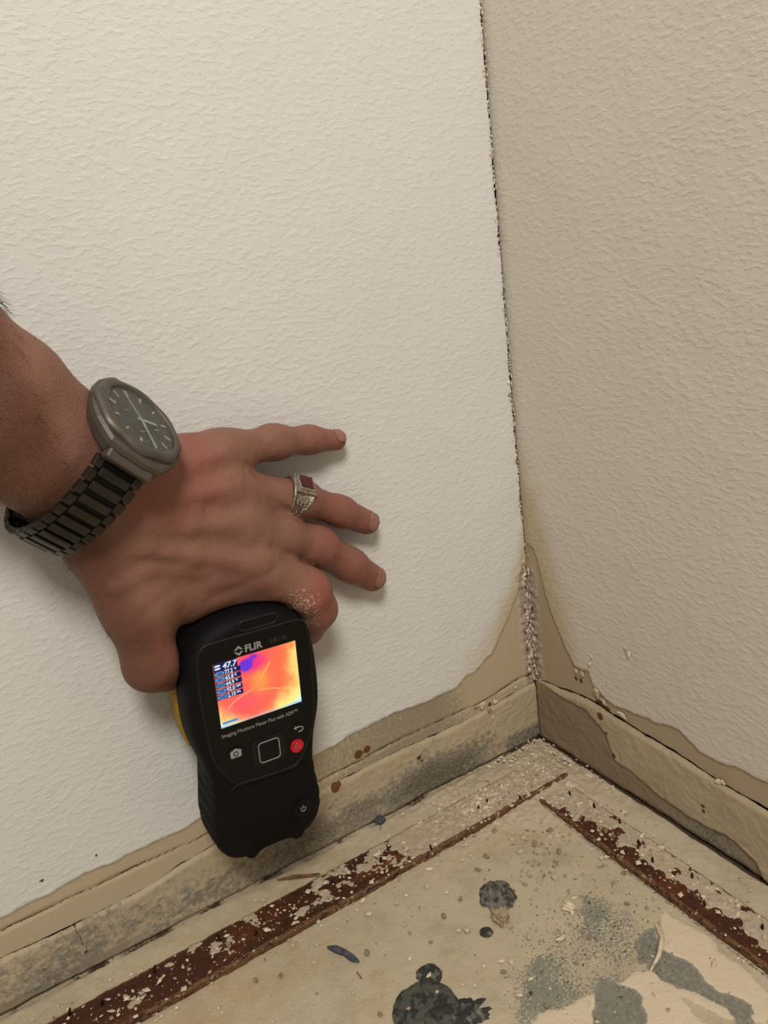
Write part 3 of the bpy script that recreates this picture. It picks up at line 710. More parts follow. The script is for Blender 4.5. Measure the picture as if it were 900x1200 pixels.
def text(name, s, x, y, size, m, parent=meter, z=45.62, sx=1.0, align='LEFT', bold=.0, shear=0):
    c = bpy.data.curves.new(name, 'FONT'); c.body = s; c.size = size*mm; c.extrude = .00003; c.offset = bold*mm; c.align_x = align; c.shear = shear; c.resolution_u = 2
    c.materials.append(m)
    o = bpy.data.objects.new(name, c); COL.objects.link(o); o.parent = parent; o.location = (x*mm,y*mm,z*mm); o.scale = (sx,1,1); TEXTS.append(o); return o
rows = [(' 47.7','',16.4),('AIR','77.2°F',12.6),('RH','65.8%',9.3),('DEW','64.9°F',5.9),('MR','92.0GPP',2.4),('VAP','2.10kPa',-1.0)]
for i,(k,v_,y) in enumerate(rows):
    h = 4.6 if i == 0 else 2.9; w = 13.2 if i == 0 else 14.6
    yc = y
    ro = mprism('reading_row', [(-23.1,yc-h/2),(-23.1+w,yc-h/2),(-23.1+w,yc+h/2),(-23.1,yc+h/2)], 45.72, 45.76, M_BAR, screen)
    if i == 0:
        for dy in (.8,-.8): mprism('reading_mark', [(-22.6,yc+dy-.5),(-19.3,yc+dy-.5),(-19.3,yc+dy+.5),(-22.6,yc+dy+.5)], 45.78, 45.82, M_TXT, screen, 1)
        text('reading_text', '47.7', -18.2, yc-1.5, 4.5, M_TXT, screen, 45.82, .98, bold=.10, shear=.2)
    else:
        p = mprism('reading_tag', [(-22.9,yc-1.15),(-17.6,yc-1.15),(-17.6,yc+1.15),(-22.9,yc+1.15)], 45.78, 45.81, M_PILL, screen, 1)
        text('reading_text', k, -20.2, yc-.75, 2.1, M_BAR, screen, 45.86, .9, 'CENTER', .04)
        text('reading_text', v_[:4] , -17.4, yc-1.05, 3.3, M_TXT, screen, 45.86, .80, bold=.06)
        text('reading_text', v_[4:], -17.4+5.2, yc-.2, 1.9, M_TXT, screen, 45.86, .8, bold=.04)
mprism('caption_bar', [(-22.2,-17.2),(-13.5,-17.2),(-13.5,-15.8),(-22.2,-15.8)], 45.72, 45.76, M_PILL, screen)
# printing on the front
text('logo_lettering', 'FLIR', -4.9, 20.5, 5.6, M_PRINT, z=45.6, sx=.98, bold=.16)
def diamond():
    bm = bmesh.new()
    def q(pts):
        vs=[bm.verts.new((a*mm,b*mm,.04562)) for a,b in pts]; bm.faces.new(vs)
    cx_,cy_ = -8.3,22.3
    q([(cx_,cy_+2.9),(cx_-2.6,cy_+.5),(cx_-1.2,cy_+.5),(cx_,cy_+1.5)]); q([(cx_,cy_+2.9),(cx_,cy_+1.5),(cx_+1.2,cy_+.5),(cx_+2.6,cy_+.5)])
    q([(cx_,cy_-2.9),(cx_,cy_-1.5),(cx_-1.2,cy_-.5),(cx_-2.6,cy_-.5)]); q([(cx_,cy_-2.9),(cx_+2.6,cy_-.5),(cx_+1.2,cy_-.5),(cx_,cy_-1.5)])
    return bobj('logo_diamond', bm, M_PRINT, meter)
diamond()
text('model_lettering', 'MR176', 10.0, 21.2, 3.5, M_DIM, z=45.6, sx=.95)
text('caption_lettering', 'Imaging Moisture Meter Plus with IGM™', -23.6, -25.0, 3.15, M_PRINT, z=45.6, sx=.86)
# buttons
def rounded(cx_, cy_, w, h, r, n=5):
    P=[]
    for sx,sy,a0 in ((1,1,0),(-1,1,90),(-1,-1,180),(1,-1,270)):
        for k in range(n+1):
            a = math.radians(a0+90*k/n); P.append((cx_+sx*(w/2-r)+r*math.cos(a), cy_+sy*(h/2-r)+r*math.sin(a)))
    return P
nav = mprism('direction_pad', rounded(1.8,-41.4,20,17,4), 45.3, 45.9, M_EDGE)
mprism('select_key', rounded(1.8,-41.4,12,12,2), 45.8, 46.6, M_GLOSS, nav)
v,f = ringtube([(a*mm,b*mm,.0466) for a,b in rounded(1.8,-41.4,12.3,12.3,2)], .0003, 6); mesh('select_key_ring', v, f, M_PRINT, nav)
cb = mprism('camera_key', rounded(-17.2,-37.2,10,9,3.4), 45.3, 45.9, M_GLOSS)
cc = (-17.2,-36.6)
bm = bmesh.new()
def addp(bm, poly, z):
    bm.faces.new([bm.verts.new((a*mm,b*mm,z*mm)) for a,b in poly])
addp(bm, rounded(cc[0],cc[1],6.2,4.4,.7,3), 45.95); addp(bm, [(cc[0]-1.4,cc[1]+2.1),(cc[0]+1.4,cc[1]+2.1),(cc[0]+.9,cc[1]+3.0),(cc[0]-.9,cc[1]+3.0)], 45.951)
ci = bobj('camera_icon', bm, M_PRINT, cb)
bm = bmesh.new(); bmesh.ops.create_circle(bm, cap_ends=True, segments=20, radius=.00155, matrix=Matrix.Translation((cc[0]*mm,cc[1]*mm,.0460))); bobj('camera_icon', bm, M_GLOSS, cb)
bm = bmesh.new(); bmesh.ops.create_circle(bm, cap_ends=True, segments=16, radius=.00095, matrix=Matrix.Translation((cc[0]*mm,cc[1]*mm,.04604))); bobj('camera_icon', bm, M_PRINT, cb)
bk = mprism('back_key', rounded(21.0,-35.0,8,6.5,3), 45.3, 45.9, M_GLOSS)
v,f = tube([(x*mm,y*mm,.0460) for x,y in ((18.8,-33.9),(21.6,-33.9),(23.0,-34.4),(23.5,-35.4),(23.0,-36.4),(21.6,-36.8),(20.4,-36.8))], .00032, 6); 
n0=len(v); v += [Vector((.0176,-.0339,.04605)),Vector((.0194,-.0326,.04605)),Vector((.0194,-.0352,.04605))]; f.append((n0,n0+2,n0+1)); mesh('back_icon', v, f, M_PRINT, bk)
def disc(name, cx_, cy_, r, z0, z1, m, parent=meter, seg=28):
    return mprism(name, [(cx_+r*math.cos(2*math.pi*k/seg), cy_+r*math.sin(2*math.pi*k/seg)) for k in range(seg)], z0, z1, m, parent)
rk = disc('alert_key', 18.6,-45.2,4.0,45.3,46.4,M_RED); tag(rk,'round red key')
v,f = ringtube([(x*mm,y*mm,.04645) for x,y in ((18.6,-43.0),(16.8,-46.4),(20.4,-46.4))], .00022, 5); mesh('alert_icon', v, f, M_PRINT, rk)
pk = disc('power_key', 19.0,-88.6,5.2,42.6,43.4,M_EDGE); disc('power_cap',19.0,-88.6,4.2,43.4,43.9,M_GLOSS,pk)
v,f = tube([((19+1.5*math.cos(a))*mm,(-88.6+1.5*math.sin(a))*mm,.0440) for a in np.linspace(math.radians(125),math.radians(415),16)], .00025, 5); mesh('power_icon', v, f, M_PRINT, pk)
v,f = tube([(.019,-.0886,.0440),(.019,-.0864,.0440)], .00025, 5); mesh('power_icon', v, f, M_PRINT, pk)
# carrying slot at the head and seam lines
v,f = ringtube([(a*mm,b*mm,.0448) for a,b in rounded(4.5,35.0,22,5.6,2.7)], .0008, 8); sl = mesh('strap_slot', v, f, M_EDGE, meter); 
mprism('slot_cavity', rounded(4.5,35.0,20,4.2,2.0), 44.0, 45.05, M_GLOSS, sl)
v,f = tube([(-.0235,-.0600,.0432),(-.019,-.0575,.0436),(.018,-.0595,.0436),(.0235,-.0620,.0432)], .0007, 6); mesh('handle_seam', v, f, M_EDGE, meter)
# yellow inner shell showing at both flanks
for sgn in (-1,1):
    sel = OUT[(OUT[:,0]*sgn > .030) & (OUT[:,1] < .010) & (OUT[:,1] > -.041)]; sel = sel[np.argsort(sel[:,1])]
    A = []; 
    for yy in np.linspace(-.036,.006,16):
        xx = np.interp(yy, sel[:,1], sel[:,0]*sgn)
        A.append([(sgn*(xx+d),yy,zz) for zz,d in ((.003,-.0045),(.0035,-.0015),(.008,.0009),(.020,.0011),(.0235,.0008),(.024,-.001))])
    A = np.array(A); mesh('yellow_shell', A.reshape(-1,3), grid_faces(*A.shape[:2]) if sgn < 0 else grid_faces(*A.shape[:2])[:,::-1], M_YEL, meter)

# ================================================================== HAND AND FOREARM
def J(px, py, h, rpx):
    P = onL(px,py,h); return P, rpx*depth(P)/FPX
bmin = np.array([-.66,-.175,.13]); bmax = np.array([-.105,-.0012,.54]); HS = .00125
dims = ((bmax-bmin)/HS).astype(int)+1
gx_ = (bmin[0]+HS*np.arange(dims[0])).astype(np.float32); gy_ = (bmin[1]+HS*np.arange(dims[1])).astype(np.float32); gz_ = (bmin[2]+HS*np.arange(dims[2])).astype(np.float32)
def cone(D, a, b, k, mrg=.016):
    (A, ra), (B, rb) = a, b
    lo = np.minimum(A-ra, B-rb)-mrg; hi = np.maximum(A+ra, B+rb)+mrg
    i0 = np.clip(((lo-bmin)/HS).astype(int),0,dims-1); i1 = np.clip(((hi-bmin)/HS).astype(int)+2,1,dims)
    if np.any(i1 <= i0): return
    sl = tuple(slice(p,q) for p,q in zip(i0,i1))
    X = gx_[sl[0]][:,None,None]; Y = gy_[sl[1]][None,:,None]; Z = gz_[sl[2]][None,None,:]
    d = (B-A).astype(np.float32); L2 = float(d@d)+1e-12
    wx, wy, wz = X-np.float32(A[0]), Y-np.float32(A[1]), Z-np.float32(A[2])
    t_ = np.clip((wx*d[0]+wy*d[1]+wz*d[2])/np.float32(L2),0,1)
    dist = np.sqrt((wx-d[0]*t_)**2+(wy-d[1]*t_)**2+(wz-d[2]*t_)**2) - (np.float32(ra)+np.float32(rb-ra)*t_)
    S = D[sl]
    h = np.clip(np.float32(k)-np.abs(S-dist),0,None)/np.float32(k)
    D[sl] = np.minimum(S,dist) - h*h*np.float32(k*.25)
PALM = np.full(dims, .05, np.float32); FIN = np.full(dims, .05, np.float32)
def off(j, dx, dy, dh=0, r=None): return (j[0]+dx, j[1]+dy, j[2]+dh, j[3] if r is None else r)
arm = [(-640,60,.105,66),(-400,225,.085,57),(-190,345,.067,50),(-90,405,.062,51),(-5,478,.055,49),(60,528,.049,43),(108,560,.044,40),(150,588,.038,38)]
for a,b in zip(arm[:-1],arm[1:]):
    for sg in (-1,1):
        oa = 36 if a[0] < 20 else 30; ob = 36 if b[0] < 20 else 30; oa = 44 if a[0] < -300 else oa
        cone(PALM, J(*off(a, .64*oa*sg,-.77*oa*sg, .002*sg)), J(*off(b,.64*ob*sg,-.77*ob*sg,.002*sg)), .014)
    cone(PALM, J(*a), J(*b), .014)
Pm = {'p':(262,531,.024,26),'r':(268,573,.028,29),'m':(280,614,.031,30),'i':(298,661,.034,30)}
Cm = {'p':(160,548,.028,38),'r':(148,575,.034,40),'m':(140,603,.036,42),'i':(132,628,.037,42)}
for k in 'prmi': cone(PALM, J(*Cm[k]), J(*Pm[k]), .013)
cone(PALM, J(112,640,.036,36), J(160,712,.038,36), .012)                 # thumb metacarpal
cone(PALM, J(160,680,.034,36), J(240,672,.032,34), .012)                 # web between thumb and index finger
cone(PALM, J(165,700,.034,32), J(212,705,.028,26), .012)
cone(PALM, J(230,690,.030,26), J(300,690,.030,24), .012)
for k,(dx,dy,dh,r) in {'p':(0,-1,.006,17),'r':(0,0,.007,20),'m':(2,0,.007,21),'i':(2,-2,.007,21)}.items():
    q = Pm[k]; cone(PALM, J(q[0]+dx,q[1]+dy,q[2]+dh,r), J(q[0]+dx+6,q[1]+dy+1,q[2]+dh-.001,r*.8), .008)
fingers = {
 'p': [(262,531,.024,24),(322,518,.019,18.0),(362,515.5,.013,15.8),(394,516,.0085,12.2)],
 'r': [(268,575,.028,27),(352,584,.023,19.5),(398,599,.015,17.3),(430,612,.0095,14.6)],
 'm': [(282,617,.033,29),(330,628,.029,24.5),(370,640,.0225,21.8),(410,662,.016,19.2),(436,677.5,.0105,16)],
 'i': [(298,661,.034,30),(361,693,.039,26),(371,714,.033,22.5),(362,738,.024,18)],
 't': [(160,712,.038,36),(177,778,.037,30.5),(193,786,.031,25)]}
for k, ch in fingers.items():
    F1 = np.full(dims, .05, np.float32)
    for a,b in zip(ch[:-1],ch[1:]): cone(F1, J(*a), J(*b), .006)
    if k in 'prm':                                                        # knuckle swellings
        q = ch[-3]; cone(F1, J(q[0]-4,q[1],q[2]+.0008,q[3]), J(q[0]+4,q[1]+.8,q[2]+.0008,q[3]*.97), .006)
    kk = .0022; h = np.clip(kk-np.abs(FIN-F1),0,None)/kk; FIN = np.minimum(FIN,F1) - (h*h*(kk*.25)).astype(np.float32)
del F1
kk = .0095; h = np.clip(kk-np.abs(PALM-FIN),0,None)/kk; HD = np.minimum(PALM,FIN) - (h*h*(kk*.25)).astype(np.float32)
del PALM, FIN, h
# tendons and veins stand out a little on the back of the hand
def rel(pts, lift, r):
    for a,b in zip(pts[:-1],pts[1:]): cone(HD, J(a[0],a[1],a[2]+lift,r), J(b[0],b[1],b[2]+lift,r), .006)
rel([(176,560,.046),(215,548,.0405),(258,532,.036)], .0005, 6)
rel([(170,590,.052),(215,582,.049),(262,573,.043)], .0005, 6.5)
rel([(168,615,.054),(220,616,.050),(276,614,.046)], .0006, 7)
rel([(165,640,.053),(225,650,.050),(290,660,.0475)], .0010, 7.5)
rel([(135,690,.051),(170,668,.050),(215,664,.0475),(250,676,.045)], .0012, 4)
rel([(150,600,.054),(190,606,.0525),(230,598,.0485)], .0012, 3)
# the meter presses into the grip: keep the hand clear of it
Xl, Zl = np.meshgrid(gx_-DC[0], gz_-DC[2], indexing='ij')
lx = Xl*DX[0]+Zl*DX[2]; ly = Xl*DY[0]+Zl*DY[2]
d2 = psdf(OUT, lx.astype(float), ly.astype(float)).astype(np.float32)
yy = gy_[None,:,None]; dyb = np.maximum(-.0555-yy, yy+.0095)
dev = np.maximum(d2[:,None,:], dyb) - .0004
HD = np.maximum(HD, -dev)
HD = np.maximum(HD, (gy_[None,:,None]+.0014))            # palm side stops at the wall
def nets(D, org, h):
    inside = D < 0; nx,ny,nz = D.shape
    c = np.zeros((nx-1,ny-1,nz-1), np.int8)
    for i in (0,1):
        for j in (0,1):
            for k in (0,1): c += inside[i:nx-1+i, j:ny-1+j, k:nz-1+k]
    I,Jx,K = np.nonzero((c > 0) & (c < 8)); idx = np.full((nx-1,ny-1,nz-1), -1, np.int32); idx[I,Jx,K] = np.arange(len(I))
    acc = np.zeros((len(I),3)); cnt = np.zeros(len(I))
    cor = [(i,j,k) for i in (0,1) for j in (0,1) for k in (0,1)]
    for a in range(8):
        for b in range(a+1,8):
            pa, pb = np.array(cor[a]), np.array(cor[b])
            if np.abs(pa-pb).sum() != 1: continue
            va = D[I+pa[0],Jx+pa[1],K+pa[2]]; vb = D[I+pb[0],Jx+pb[1],K+pb[2]]; m_ = (va<0) != (vb<0)
            t_ = np.where(m_, va/(va-vb+1e-20), 0); acc += np.where(m_[:,None], pa+(pb-pa)*t_[:,None], 0); cnt += m_
    V = np.stack([I,Jx,K],1) + acc/cnt[:,None]; Q = []
    for ax in range(3):
        s0 = [slice(None)]*3; s1 = [slice(None)]*3; s0[ax] = slice(0,-1); s1[ax] = slice(1,None)
        A = inside[tuple(s0)]; B = inside[tuple(s1)]; e = np.stack(np.nonzero(A != B),1)
        o1, o2 = [q for q in range(3) if q != ax]
        e = e[(e[:,o1] > 0) & (e[:,o2] > 0) & (e[:,o1] < D.shape[o1]-1) & (e[:,o2] < D.shape[o2]-1)]
        def g(d1,d2):
            q = e.copy(); q[:,o1] -= d1; q[:,o2] -= d2; return idx[q[:,0],q[:,1],q[:,2]]
        quad = np.stack([g(1,1),g(0,1),g(0,0),g(1,0)],1); fl = A[e[:,0],e[:,1],e[:,2]]
        if ax == 1: fl = ~fl
        quad[~fl] = quad[~fl][:,::-1]; Q.append(quad)
    return org + V*h, np.concatenate(Q)
HV, HF = nets(HD, bmin, HS)
def smooth_v(V, F, it, lam=.5):
    E = np.concatenate([F[:,[0,1]],F[:,[1,2]],F[:,[2,3]],F[:,[3,0]]]); E = np.concatenate([E, E[:,::-1]])
    n = len(V); cnt = np.bincount(E[:,0], minlength=n)[:,None]+1e-9
    for _ in range(it):
        s = np.stack([np.bincount(E[:,0], weights=V[E[:,1],k], minlength=n) for k in range(3)],1); V = V + lam*(s/cnt - V)
    return V
HV = smooth_v(HV, HF, 4)
def vnormals(V, F):
    n = np.cross(V[F[:,2]]-V[F[:,0]], V[F[:,3]]-V[F[:,1]]); N = np.zeros_like(V)
    for k in range(4):
        for c in range(3): N[:,c] += np.bincount(F[:,k], weights=n[:,c], minlength=len(V))
    return N/(np.linalg.norm(N,axis=1)[:,None]+1e-12)
NV = vnormals(HV, HF)
# pixels the vertices fall on, for creases and colouring of the skin itself
def pix(V):
    q = (V-CAM) @ RC; return 450+FPX*q[:,0]/-q[:,2], 600-FPX*q[:,1]/-q[:,2]
PXv, PYv = pix(HV)
disp = np.zeros(len(HV))
def creases(c, ax, n, gap, amp, wid, spread):
    """transverse skin folds across a joint: c joint point, ax finger axis"""
    global disp
    r = HV - c; s = r @ ax; rad = np.linalg.norm(r - s[:,None]*ax, axis=1)
    near = sm(wid*1.15, wid*.9, rad)*(NV[:,1] < .2)
    for i in range(n):
        o = (i-(n-1)/2)*gap; disp -= near*amp*np.exp(-((s-o+.0006*np.sin(rad*900))/(.0007))**2)*np.exp(-(o/spread)**2)
for k in 'prm':
    ch = fingers[k]; A0,_ = J(*ch[-3]); B0,rb = J(*ch[-2]); Z0,_ = J(*ch[0]); ax = (B0-Z0)/np.linalg.norm(B0-Z0)
    A0,_ = J(*ch[-3]); creases(A0, ax, 5, .0022, .00055, .016, .006)
    ax2 = B0-A0; ax2 = ax2/np.linalg.norm(ax2); creases(B0, ax2, 4, .0017, .00038, .013, .004)
PI_,_ = J(*fingers['i'][1]); creases(PI_, np.array([.5,.1,-.86]), 6, .0026, .0004, .02, .008)
# long fold where the thumb muscle meets the palm, and wrist folds
def fold(pts, amp, w):
    global disp
    P = np.array(pts, float); d = np.full(len(HV), 1e9)
    for a,b in zip(P[:-1],P[1:]):
        e = b-a; t_ = np.clip(((PXv-a[0])*e[0]+(PYv-a[1])*e[1])/(e@e),0,1); d = np.minimum(d, np.hypot(PXv-a[0]-e[0]*t_, PYv-a[1]-e[1]*t_))
    disp -= amp*np.exp(-(d/w)**2)*(NV[:,1] < -.1)
fold([(290,545),(302,556)], .0010, 4); fold([(318,585),(338,598)], .0008, 3.5); fold([(318,640),(338,650)], .0008, 3.5)
fold([(250,700),(280,690),(318,672),(335,655)], .0009, 7); fold([(190,640),(240,645),(270,640)], .0006, 9); fold([(170,720),(205,690),(240,680)], .0006, 8)
disp += .00025*fbm(HV[:,0]+HV[:,1], HV[:,2], 140, 3, 301)
HV = HV + NV*disp[:,None]
armm = sm(120,60,PXv-(PYv-560)*.5)
ruddy = np.clip(.5*sm(330,400,PXv) + .55*sm(90,40,np.hypot(PXv-205,PYv-560)) + .8*sm(60,20,np.hypot(PXv-165,PYv-770)) + .5*sm(40,10,np.hypot(PXv-370,PYv-700)),0,1)
chalk = .62*sm(60,10,np.hypot(PXv-355,PYv-715)) + .45*sm(30,8,np.hypot(PXv-410,PYv-650)) + .2
person = empty('person', onL(100,560,.045)*1.0)
tag(person, 'bare hairy left forearm and hand pressed flat on the wall, gripping a black meter', 'person')
pl = np.array(person.location)
hand = mesh('arm', HV-pl, HF, M_SKIN, person, attrs=dict(ruddy=ruddy, tan=armm, chalk=chalk))
tag(hand, 'tanned forearm and hand with spread fingers')
# nails
def fnail(a, b, n, t0, t1, half_w, name='fingernail'):
    (A,ra),(B,rb) = a,b; ax = B-A; Lh = np.linalg.norm(ax); ax = ax/Lh; n = np.array(n,float); n -= ax*(n@ax); n /= np.linalg.norm(n); bn = np.cross(ax,n)
    V=[]; nu,nv = 13,13
    for i in range(nu):
        s = t0+(t1-t0)*i/(nu-1)
        for j in range(nv):
            q = (j/(nv-1)*2-1); e = math.sqrt(max(0,1-abs(i/(nu-1)*2-1)**3.2)); th = q*half_w*e
            r_at = ra+(rb-ra)*min(1,s/Lh)
            over = max(0, s-Lh); rr = math.sqrt(max(1e-9, rb*rb-over*over)) if over > 0 else r_at
            lift = .0002 if over <= 0 else .0004
            V.append(A+ax*s + (n*math.cos(th)+bn*math.sin(th))*(rr+lift) - pl)
    o = mesh(name, np.array(V), grid_faces(nu,nv), M_NAILF, person)
    md = o.modifiers.new('thick','SOLIDIFY'); md.thickness = .0005; md.offset = 0; return o
def fn(k, n, t0, t1, w):
    ch = fingers[k]; a = J(*ch[-2]); b = J(*ch[-1]); Lh = np.linalg.norm(b[0]-a[0]); fnail(a,b,n,Lh+t0,Lh+t1,w)
fn('p', (0,-.72,.65), -.0050, .0036, .80); fn('r', (.1,-.95,.25), -.0060, .0042, .80); fn('m', (.15,-.93,.35), -.0060, .0046, .80)
# hair on the forearm
def arm_hair():
    ok = np.nonzero((PXv > -60) & (PXv < 128) & (NV[:,1] < .35) & (armm > .25))[0]
    axd = onL(108,560,.044)-onL(-5,478,.055); axd /= np.linalg.norm(axd); V=[];F=[]
    rng = np.random.default_rng(3)
    for i in rng.choice(ok, 2600):
        p = HV[i]; n = NV[i]
        edge = n[2] > .35
        if not edge and rng.random() < .82: continue
        d = n*rng.uniform(.25,.7) + axd*rng.uniform(.2,1.0) + rng.normal(0,.25,3); d /= np.linalg.norm(d); L_ = rng.uniform(.002,.006)*(1.25 if edge else 1)
        q = [p-n*.0003, p+d*L_*.35+n*.0006, p+d*L_*.7+axd*.0008, p+d*L_*.95+axd*.002-n*.0006]
        v,f = tube([x-pl for x in q], [.00006,.00006,.00005,.00002], 3, cap=False); k0=len(V); V += v; F += [tuple(k0+x for x in g_) for g_ in f]
    o = mesh('arm_hair', V, F, M_HAIR, person); tag(o, kind='stuff')
arm_hair()

# ================================================================== WRISTWATCH
Nv = np.array([.74,.57,.27]); Nv /= np.linalg.norm(Nv)
Av = np.array([.600,-.475,-.642]); Av -= Nv*(Av@Nv); Av /= np.linalg.norm(Av)
Nw = RC@Nv; Aw = RC@Av; Yw = np.cross(Nw, Aw); Yw /= np.linalg.norm(Yw)      # +Y toward 12 o'clock
RW = np.stack([Aw,Yw,Nw],1)
Rn, Rt = .0392, .032
hW = .046 + Rn*(-Nw[1]); WC = onL(166,491,hW)
watch = empty('wristwatch', WC, RW); tag(watch, 'gunmetal steel wristwatch with a round grey dial and link bracelet on the wrist', 'watch')
def sgn_(v): return 1 if v > 0 else -1
def wprism(name, poly, zs, m, parent=watch, smooth=False):
    """stack of scaled outlines: zs = [(z, scale)]"""
    P = np.array(poly,float); n = len(P); V=[]; F=[]
    for zz,sc_ in zs: V += [(p[0]*sc_,p[1]*sc_,zz) for p in P]
    for i in range(len(zs)-1):
        for k in range(n): F.append((i*n+k,i*n+(k+1)%n,(i+1)*n+(k+1)%n,(i+1)*n+k))
    F.append(tuple(range(n-1,-1,-1))); F.append(tuple((len(zs)-1)*n+k for k in range(n)))
    bm = bmesh.new(); bv=[bm.verts.new(v) for v in V]
    for f in F: bm.faces.new([bv[i] for i in f])
    bmesh.ops.recalc_face_normals(bm, faces=bm.faces); return bobj(name,bm,m,parent,smooth)
WS = 1.0
casep = chaikin([(-12.5,26.5),(12.5,26.5),(17,21),(22.5,12.5),(24.5,0),(22.5,-12.5),(17,-21),(12.5,-26.5),(-12.5,-26.5),(-17,-21),(-22.5,-12.5),(-24.5,0),(-22.5,12.5),(-17,21)],1)*mm*WS
case = wprism('watch_case', casep, [(-.0115,.80),(-.0105,.93),(-.006,1.0),(-.0035,1.0),(-.0022,.95)], M_STEEL)
for sy in (-1,1):                                                     # sloping lugs that carry the bracelet
    bm = bmesh.new(); box(bm, (0,sy*.0235,-.0085), (.0235,.009,.006), Matrix.Rotation(-sy*.75,3,'X'), .0012); bobj('lug', bm, M_STEEL, watch)
circ = lambda r,n=64: [(r*math.cos(2*math.pi*k/n), r*math.sin(2*math.pi*k/n)) for k in range(n)]
def ann(name, prof, m, parent, n=96, oct_=0.0):
    V=[];F=[];L_=len(prof)
    for k in range(n):
        a = 2*math.pi*k/n
        for r,z_ in prof:
            rr = r*(1+oct_*max(0,(r-.019)/.004)*math.cos(8*a)); V.append((rr*math.cos(a),rr*math.sin(a),z_))
    for k in range(n):
        for j in range(L_-1):
            a=k*L_+j; b=((k+1)%n)*L_+j; F.append((a,b,b+1,a+1))
    return mesh(name,V,F,m,parent)
ann('bezel', [(.0232,-.004),(.0240,-.0022),(.0235,-.0004),(.0222,.0006),(.0196,.0010),(.0190,.0006),(.0186,-.0012)], M_STEEL, watch, oct_=.02)
dial = wprism('dial', circ(.0190), [(-.0020,1),(-.0012,1)], M_DIAL)
for (dx,dy) in ((-.0085,0),(.0085,0),(0,-.0088)):
    sd = wprism('subdial', [(x+dx,y+dy) for x,y in circ(.0045,32)], [(-.00118,1),(-.0011,1)], M_DIALD, dial)
    bm=bmesh.new(); box(bm,(dx+.001,dy+.0008,-.0009),(.0036,.0004,.0002),Matrix.Rotation(.7,3,'Z')); bobj('subdial_hand',bm,M_HAND,dial)
def bar(name, a0, r0, r1, w, z_, m, parent):
    bm=bmesh.new(); R_=Matrix.Rotation(a0,3,'Z'); c_ = R_@Vector(((r0+r1)/2,0,z_)); box(bm,c_,(abs(r1-r0),w,.0003),R_); return bobj(name,bm,m,parent)
for k in range(12): bar('hour_marker', math.radians(30*k), .0138,.0174,.0009 if k%3 else .0014,-.0009,M_HAND,dial)
# hands point where the photograph's do: hour hand toward the crown side, minute hand to the lower edge
def pixdir(x0,y0,x1,y1):
    d = np.array([(x1-x0),-(y1-y0)]); B2 = np.array([[Av[0], (RC.T@Yw)[0]],[Av[1], (RC.T@Yw)[1]]]); s = np.linalg.solve(B2,d); return math.atan2(s[1],s[0])
bar('minute_hand', pixdir(164,493,183,523), -.002,.0165,.0011,-.0004,M_HAND,dial)
bar('hour_hand', pixdir(166,494,182,500), -.002,.0100,.0014,-.0006,M_HAND,dial)
bar('second_hand', pixdir(164,493,141,460), -.004,.0170,.0005,-.0002,M_HAND,dial)
gl = wprism('crystal', circ(.0189), [(.0001,1),(.0006,.99)], M_GLASS)
v,f = tube([(.0235,0,-.006),(.0262,0,-.006)],[.0024,.0022],14); mesh('crown',v,f,M_STEEL,watch,smooth=False)
# bracelet links around the wrist
brace = empty('bracelet', (0,0,0)); brace.parent = watch
phi = np.linspace(math.radians(47), math.radians(313), 2000)
py_ = -Rt*np.sin(phi); pz_ = -Rn + Rn*np.cos(phi) - .004
s_ = np.concatenate([[0],np.cumsum(np.hypot(np.diff(py_),np.diff(pz_)))]); NL = 25
def linkmesh(w, l, h, name, m, bev=.0006):
    bm = bmesh.new(); box(bm,(0,0,0),(w,l,h),None,bev); me = bpy.data.meshes.new(name); bm.to_mesh(me); bm.free(); me.materials.append(m); return me
pitch = s_[-1]/NL
mc = linkmesh(.0125,pitch*.60,.0034,'link',M_LINK); mc_big = linkmesh(.0155,pitch*.64,.0042,'link',M_LINK); ms_ = linkmesh(.0044,pitch*.84,.0034,'side_link',M_LINK); mj = linkmesh(.0205,pitch*1.02,.0016,'joint',M_LINKD)
for i in range(NL):
    for kind,off_ in (('c',.5),('s',.0),('j',.25)):
        s0 = (i+off_)*pitch; yy_ = np.interp(s0,s_,py_); zz_ = np.interp(s0,s_,pz_); y2 = np.interp(s0+.001,s_,py_); z2 = np.interp(s0+.001,s_,pz_); y1 = np.interp(s0-.001,s_,py_); z1 = np.interp(s0-.001,s_,pz_)
        ang = math.atan2(z2-z1, y2-y1); tp = 1 - .06*sm(0,.45,min(s0,s_[-1]-s0)/s_[-1])
        def put(me,name,x):
            o = bpy.data.objects.new(name, me); COL.objects.link(o); o.parent = brace; o.location = (x,yy_,zz_); o.rotation_euler = (ang,0,0); o.scale = (tp,1,1)
        if kind == 'c': put(mc_big,'link',0)
        elif kind == 's':
            for sx in (-1,1): put(ms_,'side_link',sx*.0101*tp)
        else: put(mj,'joint_bar',0)

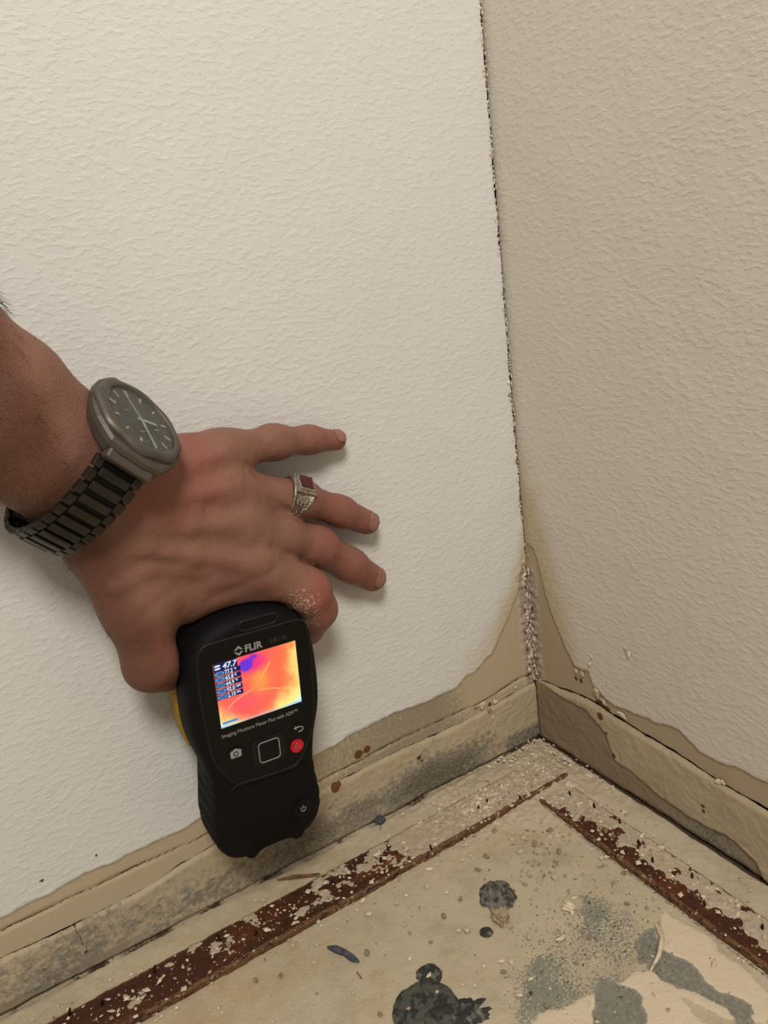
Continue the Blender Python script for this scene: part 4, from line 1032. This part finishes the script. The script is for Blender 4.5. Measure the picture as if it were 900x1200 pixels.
# ================================================================== RING
ra_, rb_ = fingers['r'][0], fingers['r'][1]
def lerpj(a,b,t_): return tuple(a[i]+(b[i]-a[i])*t_ for i in range(4))
RP, RR = J(*lerpj(ra_,rb_,.90)); Q1,_ = J(*lerpj(ra_,rb_,1.0)); Q0,_ = J(*lerpj(ra_,rb_,.6)); RAx = (Q1-Q0)/np.linalg.norm(Q1-Q0)
RAx = RAx + .12*(RC@np.array([0,-1,0])); RAx /= np.linalg.norm(RAx)
nv_ = RC@np.array([.12,.60,.79]); nv_ -= RAx*(nv_@RAx); nv_ /= np.linalg.norm(nv_); RBx = np.cross(nv_,RAx)
ring = empty('signet_ring', RP, np.stack([RAx,RBx,nv_],1)); tag(ring, 'ornate silver ring with a square dark red stone on the ring finger', 'ring')
Ri = RR*1.04
def build_band():
    nt = 96; V=[];F=[]; L_=10
    for k in range(nt):
        a = 2*math.pi*k/nt; c = math.cos(a); top = sm(-.3,1.0,np.array(c)); w = .0040+.0030*float(top); th = .0013+.0013*float(sm(.3,1,np.array(c)))
        r0 = Ri; r1 = Ri+th
        for x,r in ((-w,r0+.0002),(-w,r1-.0004),(-w*.93,r1),(-w*.80,r1+.0001),(-w*.76,r1-.0004),(w*.76,r1-.0004),(w*.80,r1+.0001),(w*.93,r1),(w,r1-.0004),(w,r0+.0002)):
            V.append((x, r*math.sin(a), r*c))
    for k in range(nt):
        for j in range(L_):
            a=k*L_+j; b=((k+1)%nt)*L_+j; a2=k*L_+(j+1)%L_; b2=((k+1)%nt)*L_+(j+1)%L_; F.append((a,b,b2,a2))
    return mesh('band', V, F, M_SILVER, ring)
band = build_band()
def sqp(w,l): return [(-w,-l),(w,-l),(w,l),(-w,l)]
zt = Ri+.0018
bz = wprism('stone_setting', sqp(1,1), [(zt-.003,.0058),(zt,.0066),(zt+.0007,.0066),(zt+.0008,.0060),(zt+.0016,.0056),(zt+.0024,.0052),(zt+.0026,.0047)], M_SILVER, ring)
st = wprism('stone', sqp(1,1), [(zt+.0015,.0044),(zt+.0028,.0043),(zt+.0031,.0038)], M_GARNET, ring); tag(st,'square dark red stone')
bd = bmesh.new()
for s in (-1,1):
    for q in np.linspace(-.0056,.0056,10):
        for P in ((q,s*.0062),(s*.0062,q)): bmesh.ops.create_icosphere(bd, subdivisions=1, radius=.00052, matrix=Matrix.Translation((P[0],P[1],zt+.0008)))
bobj('beading', bd, M_SILVER, bz, True)
def scroll(side):
    V=[];F=[]
    def add(pts2, r=.00034):
        P=[]
        for x,a in pts2: rr = Ri+.0021+.0002; P.append((x, side*rr*math.sin(a), rr*math.cos(a)))
        v,f = tube(P, r, 6); k0=len(V); V.extend(v); F.extend([tuple(k0+i for i in g_) for g_ in f])
    for m_ in (-1,1):
        sp=[]
        for t_ in np.linspace(0,1,26):
            a = t_*2.0*math.pi*1.25; rr = .0021*(1-t_*.8); sp.append((m_*(.0024 - rr*math.cos(a)*.9), .86+.17*0 + rr*math.sin(a)/Ri))
        add(sp); add([(m_*.0045,.74),(m_*.0042,.95),(m_*.0031,1.12),(m_*.0012,1.28),(0,1.42)])
        add([(m_*.0006,1.0),(m_*.0018,1.10),(m_*.0010,1.2),(0,1.12)]); add([(m_*.0022,1.32),(m_*.0010,1.46),(m_*.0018,1.58),(m_*.0004,1.6)])
    return mesh('scrollwork', V, F, M_SILVER, ring)
scroll(-1); scroll(1)

# lettering becomes plain mesh
bpy.context.view_layer.update(); dg = bpy.context.evaluated_depsgraph_get()
for o in TEXTS:
    me = bpy.data.meshes.new_from_object(o.evaluated_get(dg)); n = o.name.split('.')[0]
    q = bpy.data.objects.new(n + '_', me); COL.objects.link(q); q.parent = o.parent; q.matrix_local = o.matrix_local.copy()
    bpy.data.objects.remove(o, do_unlink=True); q.name = n
